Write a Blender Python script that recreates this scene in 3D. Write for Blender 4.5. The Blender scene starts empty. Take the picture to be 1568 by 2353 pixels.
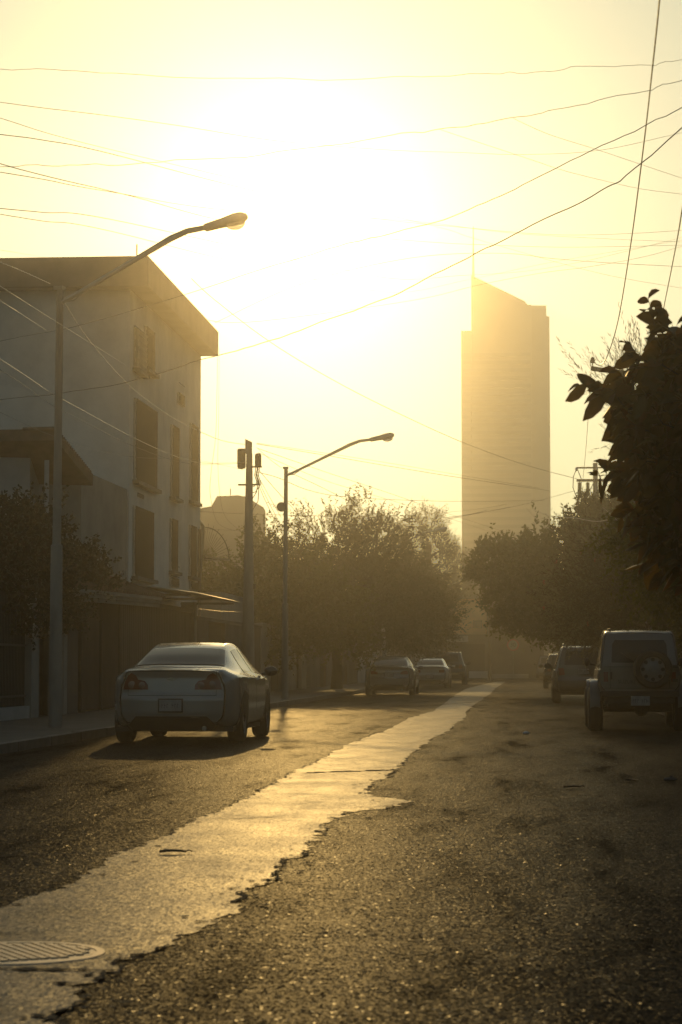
import bpy, math, random
import numpy as np
from mathutils import Vector, Matrix
random.seed(7); rng=np.random.default_rng(7)
S=bpy.context.scene; COL=S.collection
F=5229.; CAMZ=1.07; PI=math.pi
# ---------------------------------------------------------------- camera
yaw=math.atan(426/F); pitch=math.atan((1528-1176.5)/F)
cam=bpy.data.objects.new('camera',bpy.data.cameras.new('camera')); COL.objects.link(cam)
cam.location=(0,0,CAMZ); cam.rotation_euler=(PI/2+pitch,0,yaw)
cam.data.sensor_fit='VERTICAL'; cam.data.sensor_height=36; cam.data.lens=80; cam.data.clip_end=3000
cam.data.dof.use_dof=True; cam.data.dof.focus_distance=48; cam.data.dof.aperture_fstop=8
S.camera=cam
RM=cam.rotation_euler.to_matrix()
def ray(px,py): return RM@Vector(((px-784)/F,(1176.5-py)/F,-1))
def at(px,py,Y):
    d=ray(px,py); return Vector((0,0,CAMZ))+d*(Y/d.y)
def gr(px,py,z=0.):
    d=ray(px,py); return Vector((0,0,CAMZ))+d*((z-CAMZ)/d.z)
# ---------------------------------------------------------------- light
EL=math.radians(11.5); AZ=math.radians(-5.9)
sd=Vector((math.sin(AZ)*math.cos(EL),math.cos(AZ)*math.cos(EL),math.sin(EL)))
L=bpy.data.lights.new('sun','SUN'); L.energy=4.0; L.angle=math.radians(.5); L.color=(1,.615,.19)
lo=bpy.data.objects.new('sun',L); COL.objects.link(lo); lo.rotation_euler=sd.to_track_quat('Z','Y').to_euler()
W=bpy.data.worlds.new('World'); S.world=W; W.use_nodes=True
nt=W.node_tree; bg=nt.nodes['Background']; sk=nt.nodes.new('ShaderNodeTexSky'); sk.sky_type='NISHITA'; sk.sun_disc=False
sk.sun_elevation=EL; sk.sun_rotation=AZ; sk.dust_density=3; sk.air_density=1.0
gm=nt.nodes.new('ShaderNodeGamma'); gm.inputs[1].default_value=.68
tn=nt.nodes.new('ShaderNodeMix'); tn.data_type='RGBA'; tn.blend_type='MULTIPLY'; tn.inputs[0].default_value=1; tn.inputs[7].default_value=(5.0,6.0,5.9,1)
nt.links.new(sk.outputs[0],gm.inputs[0]); nt.links.new(gm.outputs[0],tn.inputs[6]); nt.links.new(tn.outputs[2],bg.inputs[0]); bg.inputs[1].default_value=.092
S.view_settings.view_transform='Standard'; S.view_settings.look='None'; S.view_settings.gamma=1
S.view_settings.exposure=-2.98
S.cycles.volume_bounces=2; S.cycles.max_bounces=8; S.cycles.transparent_max_bounces=8
# ---------------------------------------------------------------- materials
def mat(n,c,r=.8,met=0,noise=None,bump=None,coat=0,spec=.5,trans=None,island=None,rvar=None,facet=None,alpha=None):
    m=bpy.data.materials.new(n); m.use_nodes=True; t=m.node_tree; b=t.nodes['Principled BSDF']
    N=lambda k:t.nodes.new(k); lk=t.links.new
    b.inputs['Base Color'].default_value=(*c,1); b.inputs['Roughness'].default_value=r; b.inputs['Metallic'].default_value=met
    b.inputs['Coat Weight'].default_value=coat; b.inputs['Coat Roughness'].default_value=.06; b.inputs['Specular IOR Level'].default_value=spec
    tc=N('ShaderNodeTexCoord')
    src=None
    if noise:
        nz=N('ShaderNodeTexNoise'); nz.inputs['Scale'].default_value=noise[0]; nz.inputs['Detail'].default_value=6; nz.inputs['Roughness'].default_value=.65
        mp=N('ShaderNodeMapping'); mp.inputs['Scale'].default_value=noise[2] if len(noise)>2 else (1,1,1)
        lk(tc.outputs['Object'],mp.inputs[0]); lk(mp.outputs[0],nz.inputs['Vector'])
        mr=N('ShaderNodeMapRange'); mr.inputs[1].default_value=.3; mr.inputs[2].default_value=.7; mr.inputs[3].default_value=1-noise[1]; mr.inputs[4].default_value=1+noise[1]*.6
        lk(nz.outputs[0],mr.inputs[0])
        mx=N('ShaderNodeMix'); mx.data_type='RGBA'; mx.blend_type='MULTIPLY'; mx.inputs[0].default_value=1; mx.inputs[6].default_value=(*c,1)
        lk(mr.outputs[0],mx.inputs[7]); src=mx.outputs[2]
        if rvar:
            m2=N('ShaderNodeMapRange'); m2.inputs[1].default_value=.3; m2.inputs[2].default_value=.7; m2.inputs[3].default_value=r-rvar; m2.inputs[4].default_value=r+rvar
            lk(nz.outputs[0],m2.inputs[0]); lk(m2.outputs[0],b.inputs['Roughness'])
    if island:
        g=N('ShaderNodeNewGeometry'); rp=N('ShaderNodeValToRGB'); e=rp.color_ramp.elements
        e[0].color=(*c,1); e[1].color=(*island[-1],1)
        for k,cc in enumerate(island[:-1]):
            q=e.new((k+1)/len(island)); q.color=(*cc,1)
        lk(g.outputs['Random Per Island'],rp.inputs[0]); src=rp.outputs[0]
    if src: lk(src,b.inputs['Base Color'])
    if bump:
        if bump[0]=='v':
            vz=N('ShaderNodeTexVoronoi'); vz.inputs['Scale'].default_value=bump[1]; lk(tc.outputs['Object'],vz.inputs['Vector'])
            n2=N('ShaderNodeTexNoise'); n2.inputs['Scale'].default_value=bump[1]*.35; n2.inputs['Detail'].default_value=5; lk(tc.outputs['Object'],n2.inputs['Vector'])
            ad=N('ShaderNodeMath'); ad.operation='MULTIPLY_ADD'; ad.inputs[1].default_value=-.8
            lk(vz.outputs['Distance'],ad.inputs[0]); lk(n2.outputs[0],ad.inputs[2]); h=ad.outputs[0]
        else:
            n2=N('ShaderNodeTexNoise'); n2.inputs['Scale'].default_value=bump[1]; n2.inputs['Detail'].default_value=6; n2.inputs['Roughness'].default_value=.7; lk(tc.outputs['Object'],n2.inputs['Vector']); h=n2.outputs[0]
        bp=N('ShaderNodeBump'); bp.inputs['Strength'].default_value=bump[2]; bp.inputs['Distance'].default_value=bump[3]
        lk(h,bp.inputs['Height']); lk(bp.outputs[0],b.inputs['Normal'])
    if facet:
        vz=N('ShaderNodeTexVoronoi'); vz.inputs['Scale'].default_value=facet[0]; mp=N('ShaderNodeMapping'); mp.inputs['Scale'].default_value=(1,facet[2],1)
        lk(tc.outputs['Object'],mp.inputs[0]); lk(mp.outputs[0],vz.inputs['Vector'])
        s1=N('ShaderNodeVectorMath'); s1.operation='SUBTRACT'; s1.inputs[1].default_value=(.5,.5,.5); lk(vz.outputs['Color'],s1.inputs[0])
        s2=N('ShaderNodeVectorMath'); s2.operation='MULTIPLY'; s2.inputs[1].default_value=(facet[1],facet[1],0); lk(s1.outputs[0],s2.inputs[0])
        gn=N('ShaderNodeNewGeometry'); s3=N('ShaderNodeVectorMath'); s3.operation='ADD'; lk(s2.outputs[0],s3.inputs[0])
        if bump: lk(bp.outputs[0],s3.inputs[1])
        else: lk(gn.outputs['Normal'],s3.inputs[1])
        s4=N('ShaderNodeVectorMath'); s4.operation='NORMALIZE'; lk(s3.outputs[0],s4.inputs[0]); lk(s4.outputs[0],b.inputs['Normal'])
        if facet[3]:
            m3=N('ShaderNodeMapRange'); m3.inputs[3].default_value=1-facet[3]; m3.inputs[4].default_value=1+facet[3]; sp=N('ShaderNodeSeparateColor'); lk(vz.outputs['Color'],sp.inputs[0]); lk(sp.outputs[2],m3.inputs[0])
            m4=N('ShaderNodeMix'); m4.data_type='RGBA'; m4.blend_type='MULTIPLY'; m4.inputs[0].default_value=1; sg_=N('ShaderNodeMapRange'); sg_.inputs[1].default_value=facet[6]; sg_.inputs[2].default_value=1.0; sg_.inputs[3].default_value=spec*facet[4]; sg_.inputs[4].default_value=spec*facet[5]; lk(sp.outputs[2],sg_.inputs[0]); tr_=N('ShaderNodeMapRange'); tr_.inputs[1].default_value=.35; tr_.inputs[2].default_value=.65; tr_.inputs[3].default_value=facet[7]; tr_.inputs[4].default_value=2-facet[7]; lk(nz.outputs[0],tr_.inputs[0]); mu_=N('ShaderNodeMath'); mu_.operation='MULTIPLY'; lk(sg_.outputs[0],mu_.inputs[0]); lk(tr_.outputs[0],mu_.inputs[1]); lk(mu_.outputs[0],b.inputs['Specular IOR Level']); lk(src,m4.inputs[6]); lk(m3.outputs[0],m4.inputs[7]); lk(m4.outputs[2],b.inputs['Base Color'])
    if trans:
        tl=N('ShaderNodeBsdfTranslucent'); ms=N('ShaderNodeMixShader'); ms.inputs[0].default_value=trans[0]; tl.inputs[0].default_value=(*trans[1],1)
        if src:
            mm=N('ShaderNodeMix'); mm.data_type='RGBA'; mm.blend_type='MIX'; mm.inputs[0].default_value=.5; mm.inputs[6].default_value=(*trans[1],1); lk(src,mm.inputs[7]); lk(mm.outputs[2],tl.inputs[0])
        o=t.nodes['Material Output']; lk(b.outputs[0],ms.inputs[1]); lk(tl.outputs[0],ms.inputs[2]); lk(ms.outputs[0],o.inputs['Surface'])
    if alpha is not None: b.inputs['Alpha'].default_value=alpha
    return m
M={}
M['asphalt']=mat('asphalt',(.040,.032,.024),.34,noise=(1.1,.55,(1.6,.25,1)),bump=('n',2.6,.9,.022),facet=(120,.6,.55,.7,.012,1.0,.982,.1),spec=.12,rvar=.05)
M['strip']=mat('smooth_concrete',(.14,.10,.07),.46,noise=(2.2,.75,(1,.5,1)),bump=('n',4.5,.9,.0045),facet=(120,.3,.5,.4,.6,1.5,.6,.45),spec=.18,rvar=.07)
M['paver']=mat('kerb_line',(.1,.09,.08),.8); M['crack']=mat('crack_dark',(.012,.011,.01),.95)
M['ground']=mat('ground_dirt',(.06,.05,.04),.9,noise=(.5,.4))
M['sidewalk']=mat('sidewalk_concrete',(.075,.068,.058),.75,noise=(1.2,.4),bump=('n',40,.5,.006))
M['kerb']=mat('kerb_concrete',(.12,.11,.095),.7,noise=(3,.35))
M['plaster']=mat('painted_plaster',(.72,.69,.62),.9,noise=(.6,.22),bump=('n',18,.3,.01))
M['plaster2']=mat('grey_plaster',(.30,.29,.26),.9,noise=(.8,.3),bump=('n',18,.3,.01))
M['plaster3']=mat('brown_plaster',(.12,.10,.085),.9,noise=(.8,.3))
M['white_wall']=mat('white_plaster',(.45,.43,.40),.9,noise=(.8,.25))
M['peach']=mat('sunlit_peach_plaster',(.80,.45,.20),.9,noise=(.8,.2))  # orange sunlight put into the wall colour
M['roofdark']=mat('roof_concrete',(.16,.13,.11),.9,noise=(1,.3))
M['tile']=mat('clay_tile',(.17,.11,.08),.85,noise=(3,.4))
M['iron']=mat('dark_iron',(.035,.033,.03),.6,noise=(5,.3))
M['panel']=mat('brown_sheet',(.10,.08,.065),.6,noise=(2,.3,(1,1,.2)))
M['sheet']=mat('zinc_sheet',(.35,.33,.30),.38,met=.7,noise=(3,.3))
M['concrete_pole']=mat('pole_concrete',(.29,.28,.25),.8,noise=(3,.3,(1,1,.3)))
M['steelpost']=mat('painted_steel',(.2,.19,.17),.55,noise=(4,.25,(1,1,.3)))
M['armsteel']=mat('glare_pale_arm',(.5,.49,.46),.5,noise=(6,.15)); M['woodpole']=mat('weathered_pole',(.14,.115,.09),.85,noise=(4,.4,(1,1,.15)))  # lamp arm and head coloured paler to stand in for glare
M['wire']=mat('black_cable',(.12,.105,.10),.5)
M['wire2']=mat('bare_cable',(.34,.31,.28),.3,met=.6)
M['tower']=mat('tower_concrete',(.20,.19,.18),.8,noise=(.3,.12))
M['towerglass']=mat('tower_glass',(.12,.12,.12),.4)
M['far']=mat('far_concrete',(.18,.165,.15),.9,noise=(.4,.15))
M['trunk']=mat('tree_bark',(.07,.055,.04),.95,noise=(6,.4,(1,1,.3)),bump=('n',25,.5,.02))
def leafm(n,c,isl,tr,r=.5): return mat(n,c,r,island=isl,trans=tr,spec=.35)
M['ficus']=leafm('ficus_leaf',(.028,.036,.014),[(.045,.055,.018),(.065,.075,.022)],(.42,(.28,.28,.03)))
M['feather']=leafm('feathery_leaf',(.045,.045,.02),[(.06,.06,.025),(.08,.075,.03)],(.3,(.16,.15,.04)))
M['needle']=leafm('needle_leaf',(.045,.043,.022),[(.06,.055,.028),(.085,.07,.035)],(.25,(.15,.13,.04)))
M['bottle']=leafm('bottlebrush_leaf',(.04,.038,.017),[(.06,.05,.022),(.085,.065,.028),(.10,.08,.03)],(.35,(.2,.15,.04)))
M['broad']=leafm('broad_leaf',(.03,.036,.012),[(.05,.05,.014),(.085,.06,.015),(.12,.045,.018)],(.45,(.42,.22,.02)),.4)
M['bougain']=leafm('shrub_leaf',(.035,.04,.016),[(.05,.05,.02),(.075,.05,.03)],(.25,(.12,.10,.03)))
M['ash']=leafm('ash_leaflet',(.05,.06,.015),[(.075,.08,.02),(.10,.10,.02)],(.45,(.28,.26,.03)))
M['flower']=mat('red_flower',(.30,.03,.02),.7,trans=(.3,(.4,.05,.03)))
def paint(n,c,r=.25): return mat(n,c,r,coat=.8,met=.15,noise=(2,.08))
M['white']=paint('pearl_white_paint',(.31,.30,.27)); M['silver']=paint('silver_paint',(.22,.22,.21)); M['cream']=paint('pale_paint',(.30,.31,.29))
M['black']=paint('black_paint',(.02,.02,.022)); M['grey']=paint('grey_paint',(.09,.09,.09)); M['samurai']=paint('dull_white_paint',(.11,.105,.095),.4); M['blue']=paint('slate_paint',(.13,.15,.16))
M['glass']=mat('tinted_glass',(.018,.024,.024),.08,spec=.35)
M['winglass']=mat('dark_window',(.035,.035,.033),.5,noise=(3,.4)); M['rubber']=mat('tyre_rubber',(.018,.018,.018),.7,noise=(20,.2)); M['rim']=mat('alloy_rim',(.2,.195,.185),.4,met=.1); M['plastic']=mat('black_plastic',(.025,.025,.025),.55)
M['red']=mat('red_lens',(.14,.018,.015),.15,coat=.6); M['lens']=mat('clear_lens',(.22,.12,.11),.12,coat=.6); M['amber']=mat('amber_lens',(.35,.10,.02),.15,coat=.5)
M['plate']=mat('plate_metal',(.30,.31,.30),.5,noise=(9,.3)); M['chrome']=mat('chrome',(.5,.5,.5),.15,met=1); M['plateink']=mat('plate_ink',(.13,.14,.14),.6)
M['iron_cover']=mat('cast_iron',(.5,.42,.33),.4,met=.9,noise=(9,.35),rvar=.08)
M['signw']=mat('sign_white',(.2,.2,.19),.6); M['signr']=mat('sign_red',(.35,.03,.03),.5); M['ink']=mat('black_ink',(.02,.02,.02),.6)
M['lampglass']=mat('lamp_glass',(.55,.5,.42),.15,alpha=.65); M['dryleaf']=mat('dry_leaf',(.05,.035,.022),.8,noise=(30,.3)); M['scrap']=mat('paper_scrap',(.7,.65,.6),.6); M['stone']=mat('stone_chip',(.09,.08,.07),.8)
M['porcelain']=mat('brown_porcelain',(.12,.06,.05),.25)
# ---------------------------------------------------------------- mesh builder
class MB:
    def __init__(s): s.v=[]; s.f=[]; s.mi=[]; s.cur=0
    def add(s,vs,fs):
        o=len(s.v); s.v+= [tuple(p) for p in vs]; s.f+=[tuple(i+o for i in f) for f in fs]; s.mi+=[s.cur]*len(fs); return s
    def box(s,x0,x1,y0,y1,z0,z1,T=None):
        v=[Vector((x,y,z)) for x in(x0,x1) for y in(y0,y1) for z in(z0,z1)]
        if T: v=[T@p for p in v]
        return s.add(v,[(0,1,3,2),(4,6,7,5),(0,4,5,1),(2,3,7,6),(0,2,6,4),(1,5,7,3)])
    def tube(s,pts,rad,seg=8,caps=True):
        pts=[Vector(p) for p in pts]; n=len(pts)
        if not hasattr(rad,'__len__'): rad=[rad]*n
        vs=[];fs=[]; prev=None
        for i,p in enumerate(pts):
            d=(pts[min(i+1,n-1)]-pts[max(i-1,0)]).normalized()
            if prev is None: a=d.orthogonal().normalized()
            else: a=(prev-d*prev.dot(d)).normalized()
            prev=a; b=d.cross(a)
            for k in range(seg):
                t=2*PI*k/seg; vs.append(p+(a*math.cos(t)+b*math.sin(t))*rad[i])
        for i in range(n-1):
            for k in range(seg):
                fs.append((i*seg+k,i*seg+(k+1)%seg,(i+1)*seg+(k+1)%seg,(i+1)*seg+k))
        if caps: fs.append(tuple(range(seg-1,-1,-1))); fs.append(tuple(range((n-1)*seg,n*seg)))
        return s.add(vs,fs)
    def lathe(s,prof,T,seg=24,caps=True):  # prof (axial,radius) about local X
        vs=[];fs=[];n=len(prof)
        for a,r in prof:
            for k in range(seg):
                t=2*PI*k/seg; vs.append(T@Vector((a,r*math.cos(t),r*math.sin(t))))
        for i in range(n-1):
            for k in range(seg): fs.append((i*seg+k,i*seg+(k+1)%seg,(i+1)*seg+(k+1)%seg,(i+1)*seg+k))
        if caps: fs.append(tuple(range(seg-1,-1,-1))); fs.append(tuple(range((n-1)*seg,n*seg)))
        return s.add(vs,fs)
    def prism(s,poly,off):  # poly: list of Vector, extruded by off
        n=len(poly); off=Vector(off); vs=[Vector(p) for p in poly]+[Vector(p)+off for p in poly]
        fs=[tuple(range(n)),tuple(range(2*n-1,n-1,-1))]+[(i,i+n,(i+1)%n+n,(i+1)%n) for i in range(n)]
        return s.add(vs,fs)
    def ball(s,c,r,T=None,u=12,v=8):
        c=Vector(c); r=r if hasattr(r,'__len__') else (r,r,r); vs=[];fs=[]
        for i in range(v+1):
            th=PI*i/v
            for k in range(u):
                ph=2*PI*k/u; q=Vector((r[0]*math.sin(th)*math.cos(ph),r[1]*math.sin(th)*math.sin(ph),r[2]*math.cos(th)))
                if T: q=T@q
                vs.append(c+q)
        for i in range(v):
            for k in range(u): fs.append((i*u+k,(i+1)*u+k,(i+1)*u+(k+1)%u,i*u+(k+1)%u))
        return s.add(vs,fs)
    def grid(s,G):
        n=len(G);m=len(G[0]); vs=[p for row in G for p in row]
        return s.add(vs,[(i*m+j,i*m+j+1,(i+1)*m+j+1,(i+1)*m+j) for i in range(n-1) for j in range(m-1)])
    def build(s,name,m,parent=None,smooth=False,bevel=0):
        me=bpy.data.meshes.new(name); me.from_pydata(s.v,[],s.f)
        ms=m if isinstance(m,(list,tuple)) else [m]
        for q in ms: me.materials.append(M[q] if isinstance(q,str) else q)
        if len(ms)>1: me.polygons.foreach_set('material_index',s.mi)
        me.validate()
        o=bpy.data.objects.new(name,me); COL.objects.link(o)
        if smooth:
            me.polygons.foreach_set('use_smooth',[True]*len(me.polygons))
            try: me.set_sharp_from_angle(angle=math.radians(38))
            except Exception: pass
        if bevel:
            b=o.modifiers.new('bevel','BEVEL'); b.width=bevel; b.segments=2; b.limit_method='ANGLE'
        if parent: o.parent=parent
        return o
def tag(o,label=None,cat=None,group=None,kind=None):
    if label: o['label']=label
    if cat: o['category']=cat
    if group: o['group']=group
    if kind: o['kind']=kind
    return o
def thing(name,label,cat,loc=(0,0,0),rz=0,group=None):
    o=bpy.data.objects.new(name,None); COL.objects.link(o); o.location=loc; o.rotation_euler=(0,0,rz); o.empty_display_size=.2
    return tag(o,label,cat,group)
def dup(root,loc,rz=None,label=None,group=None):
    r=root.copy(); COL.objects.link(r); r.location=loc
    if rz is not None: r.rotation_euler=(0,0,rz)
    if label: r['label']=label
    if group: r['group']=group
    for ch in list(root.children):
        c=ch.copy(); COL.objects.link(c); c.parent=r
        for g in ch.children:
            d=g.copy(); COL.objects.link(d); d.parent=c
    return r
def text(name,body,size,m,parent,loc,rot,depth=.004,sx=1):
    cu=bpy.data.curves.new(name,'FONT'); cu.body=body; cu.size=size; cu.extrude=depth; cu.align_x='CENTER'; cu.align_y='CENTER'
    t=bpy.data.objects.new(name,cu); COL.objects.link(t); dg=bpy.context.evaluated_depsgraph_get()
    me=bpy.data.meshes.new_from_object(t.evaluated_get(dg)); bpy.data.objects.remove(t)
    me.materials.clear(); me.materials.append(M[m]); o=bpy.data.objects.new(name,me); COL.objects.link(o)
    o.location=loc; o.rotation_euler=rot; o.scale=(sx,1,1); o.parent=parent; return o
# ---------------------------------------------------------------- ground, road
MB().box(-145,145,-24,282,-.4,-.02).build('ground','ground')['kind']='structure'
rd=MB(); rd.box(-6.3,2.9,-22,150,-.3,0); rd.box(-70,70,150,163,-.3,0); rd.build('road','asphalt')['kind']='structure'
swk=MB(); swk.box(-8.9,-6.45,-22,150,-.3,.12); swk.build('sidewalk','sidewalk')['kind']='structure'
k=MB()
y=-22
while y<150:
    k.box(-6.45,-6.3,y,min(y+1.96,150),-.3,.122+random.uniform(-.004,.006)); y+=2
k.build('kerb','kerb')['kind']='structure'
swk=MB(); swk.box(3.05,5.5,-22,150,-.3,.12); swk.build('sidewalk','sidewalk')['kind']='structure'
k=MB(); y=-22
while y<150:
    k.box(2.9,3.05,y,min(y+1.96,150),-.3,.122+random.uniform(-.004,.006)); y+=2
k.build('kerb','kerb')['kind']='structure'
swk=MB(); swk.box(-70,70,163,166,-.3,.12).build('sidewalk','sidewalk')['kind']='structure'
LE=[(-420,2353),(-240,2225),(-110,2150),(0,2085),(65,2060),(145,2043),(175,2025),(200,2005),(235,1990),(250,1970),(300,1950),(345,1933),(380,1920),(425,1895),(460,1880),(500,1865),(565,1838),(590,1820),(625,1803),(655,1788),(695,1765),(745,1742),(801,1711),(857,1688),(885,1680),(936,1652),(1003,1632),(1048,1596),(1071,1583),(1110,1573),(1135,1567)]
RE=[(90,2380),(130,2353),(150,2325),(195,2305),(215,2275),(245,2245),(290,2230),(330,2205),(370,2188),(380,2170),(435,2153),(475,2130),(500,2110),(535,2085),(545,2055),(600,2035),(640,2010),(645,1990),(690,1965),(706,1952),(717,1938),(745,1899),(784,1871),(885,1859),(915,1852),(958,1842),(925,1838),(890,1834),(852,1831),(846,1809),(880,1790),(913,1767),(947,1731),(986,1702),(1020,1686),(1065,1652),(1093,1618),(1126,1596),(1140,1580),(1162,1567)]
def jag(pts,amp,seed):
    r=random.Random(seed); out=[]; wx=0
    for a,b in zip(pts,pts[1:]):
        A=gr(*a);B=gr(*b); n=max(1,min(30,int((B-A).length/.055)))
        for i in range(n):
            p=A.lerp(B,i/n)
            wx=.6*wx+r.gauss(0,amp*.5); p.x+=wx; p.y+=r.gauss(0,amp*.5)
            out.append(p)
    out.append(gr(*pts[-1])); return out
le=jag(LE,.035,1); re_=jag(RE,.045,2)
poly=[Vector((p.x,p.y,.004)) for p in le]+[Vector((p.x,p.y,.004)) for p in reversed(re_)]
MB().add(poly,[tuple(range(len(poly)))]).build('road_strip','strip')['kind']='structure'
cr=MB(); rr=random.Random(5)
def crackline(pts,wmax,z,skip=.35,rr=rr):
    run=None
    for a,b in zip(pts,pts[1:]):
        if run is None: run=rr.random()
        if rr.random()<.25: run=rr.random()
        if run<skip: continue
        w=wmax*rr.uniform(.25,1)**1.5
        d=(b-a); 
        if d.length<1e-4: continue
        n=Vector((-d.y,d.x,0)).normalized(); m_=(a+b)/2
        q=[a-d*.2,m_+n*w*rr.uniform(.3,1),b+d*.2,m_-n*w*rr.uniform(.3,1)]
        q=[Vector((p.x,p.y,z)) for p in q]; cr.add(q,[(0,1,2,3)])
crackline(re_,.04,.009,.45); crackline(le,.028,.009,.6)
for q in range(26):
    j=rr.randrange(20,len(re_)-40); p=re_[j].copy(); P=[p.copy()]; a=rr.uniform(-.5,.5)+(0 if rr.random()<.5 else PI)
    for k in range(rr.randint(4,14)):
        a+=rr.gauss(0,.5); p=p+Vector((math.cos(a)*.05,math.sin(a)*.06,0)); P.append(p.copy())
    crackline(P,.014,.0087,.1)
def pc(p0,p1,w,amp=.03,skip=.15):
    A=gr(*p0);B=gr(*p1);n=max(4,int((B-A).length/.1)); P=[]
    for i in range(n+1):
        q=A.lerp(B,i/n); q.y+=rr.gauss(0,amp); P.append(q)
    crackline(P,w*1.5,.0085,skip)
for a in [((-40,2148),(650,2147),.03),((650,2148),(1568,2160),.016),((-40,2232),(290,2236),.035),((0,1968),(250,1964),.03),((430,1885),(700,1878),.025),((250,1850),(560,1838),.03),((100,1790),(420,1780),.03),((690,1778),(920,1770),.10),((700,1985),(800,1990),.03),((850,1855),(1060,1850),.03),((960,1830),(1010,1834),.05),((1300,1760),(1450,1763),.05),((1470,1830),(1568,1828),.05),((600,1640),(780,1632),.06),((1150,1690),(1320,1680),.08),((1000,1620),(1090,1614),.12),((1120,1600),(1300,1592),.12),((700,1645),(900,1640),.08),((1280,2060),(1568,2070),.015),((720,2230),(900,2240),.015)]:
    pc(*a)
for E_,nq in((re_,260),(le,150)):
    for q in range(nq):
        p=E_[rr.randrange(4,len(E_)-30)]; c=p+Vector((rr.gauss(0,.07),rr.gauss(0,.10),0)); r0=rr.uniform(.006,.028); k=rr.randint(5,7)
        cr.add([Vector((c.x+r0*rr.uniform(.5,1.3)*math.cos(2*PI*j/k),c.y+1.4*r0*rr.uniform(.5,1.3)*math.sin(2*PI*j/k),.0089)) for j in range(k)],[tuple(range(k))])
cr.build('road_cracks','crack')['kind']='structure'
# manhole cover
c=gr(35,2193); mh=thing('manhole_cover','round cast iron manhole cover with ribbed treads set in the smooth strip','manhole cover',(c.x,c.y,.004))
TZ=Matrix.Rotation(-PI/2,4,'Y')
f=MB(); f.lathe([(0,.335),(.004,.333),(.004,.30),(.001,.30)],TZ,40).build('frame','iron_cover',mh)
f=MB(); f.lathe([(-.002,.292),(.002,.291)],TZ,40)
ca,sa=math.cos(.35),math.sin(.35)
for i in range(-7,8):
    o_=i*.038; h=math.sqrt(max(0,.27**2-o_*o_))
    for k in range(-6,6):
        y0,y1=k*.045,(k+.86)*.045
        if max(abs(y0),abs(y1))<h:
            f.box(o_-.014,o_+.014,y0,y1,.002,.0075,Matrix.Rotation(.55,4,'Z'))
f.build('lid','iron_cover',mh)
# litter
def leafthing(px,py,s,label,rz):
    p=gr(px,py); t=MB(); G=[]
    for i in range(7):
        u=i/6; w=.33*math.sin(PI*min(1,u*1.02+.02))**.7*(1-.4*u); G.append([Vector(((u-.5)*s,w*s*k,.018*s*4*(abs(k)*.8+.4*math.sin(u*3))+.006)) for k in(-1,-.5,0,.5,1)])
    t.grid(G); t.tube([(.45*s,0,.012),(.62*s,.02*s,.02),(.75*s,-.02*s,.014)],.006*s*4,5)
    o=t.build('dry_leaf','dryleaf'); o.location=(p.x,p.y,.006); o.rotation_euler=(0,0,rz); sol=o.modifiers.new('s','SOLIDIFY'); sol.thickness=.004
    tag(o,label,'leaf')
leafthing(397,1964,.15,'dark curled dry leaf lying alone on the smooth strip',.1)
leafthing(1315,1813,.16,'pale flat dry leaf on the asphalt in front of the off-road car',.4)
leafthing(1452,1798,.2,'dark dry leaf with raised edges near the right kerb',2.)
def lump(name,px,py,s,m,label,cat):
    p=gr(px,py); b=MB(); b.ball((0,0,s*.3),(s,s*.7,s*.35),None,9,6); r=random.Random(px)
    b.v=[(v[0]*r.uniform(.7,1.2),v[1]*r.uniform(.7,1.2),v[2]*r.uniform(.8,1.3)) for v in b.v]
    o=b.build(name,m); o.location=(p.x,p.y,.006); tag(o,label,cat)
lump('paper_scrap',1210,1688,.06,'scrap','small bright paper scrap lying on the asphalt left of the off-road car','litter')
lump('stone_chip',1541,1797,.06,'stone','dark stone chip on the asphalt at the right edge of the frame','stone')
# ---------------------------------------------------------------- foliage
def leaves(name,C,D,N,Ln,Wd,m,parent,broad=False):
    n=len(C); D=D/np.linalg.norm(D,axis=1,keepdims=True)
    Sx=np.cross(D,N); Sx/=np.maximum(np.linalg.norm(Sx,axis=1,keepdims=True),1e-6); U=np.cross(Sx,D)
    Ln=Ln[:,None]; Wd=Wd[:,None]
    if not broad:
        V=np.stack([C,C+D*Ln*.45+Sx*Wd*.5+U*Wd*.12,C+D*Ln,C+D*Ln*.45-Sx*Wd*.5+U*Wd*.12],1); k=4
        idx=(np.arange(n)[:,None]*4+np.array([0,1,2,3])[None]).reshape(-1); nf=n
    else:
        rows=[(0,.08),(.2,.75),(.5,1),(.8,.68),(1,.04)]; P=[]
        for t,w in rows:
            base=C+D*Ln*t-np.array([0,0,1.])*Ln*.28*t*t
            for sgn in(-1,0,1): P.append(base+Sx*Wd*.5*w*sgn+U*Wd*.22*abs(sgn)*w)
        V=np.stack(P,1); k=15; q=[]
        for i in range(4):
            for j in range(2): q+= [i*3+j,i*3+j+1,(i+1)*3+j+1,(i+1)*3+j]
        idx=(np.arange(n)[:,None]*15+np.array(q)[None]).reshape(-1); nf=n*8
    V=V.reshape(-1,3)
    me=bpy.data.meshes.new(name); me.vertices.add(len(V)); me.vertices.foreach_set('co',V.astype(np.float32).ravel())
    me.loops.add(len(idx)); me.loops.foreach_set('vertex_index',idx.astype(np.int32))
    me.polygons.add(nf); me.polygons.foreach_set('loop_start',np.arange(nf,dtype=np.int32)*4)
    me.update(calc_edges=True); me.materials.append(M[m])
    if broad: me.polygons.foreach_set('use_smooth',np.ones(nf,dtype=bool))
    o=bpy.data.objects.new(name,me); COL.objects.link(o)
    if parent: o.parent=parent
    return o
def unit(n):
    v=rng.normal(size=(n,3)); return v/np.linalg.norm(v,axis=1,keepdims=True)
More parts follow.
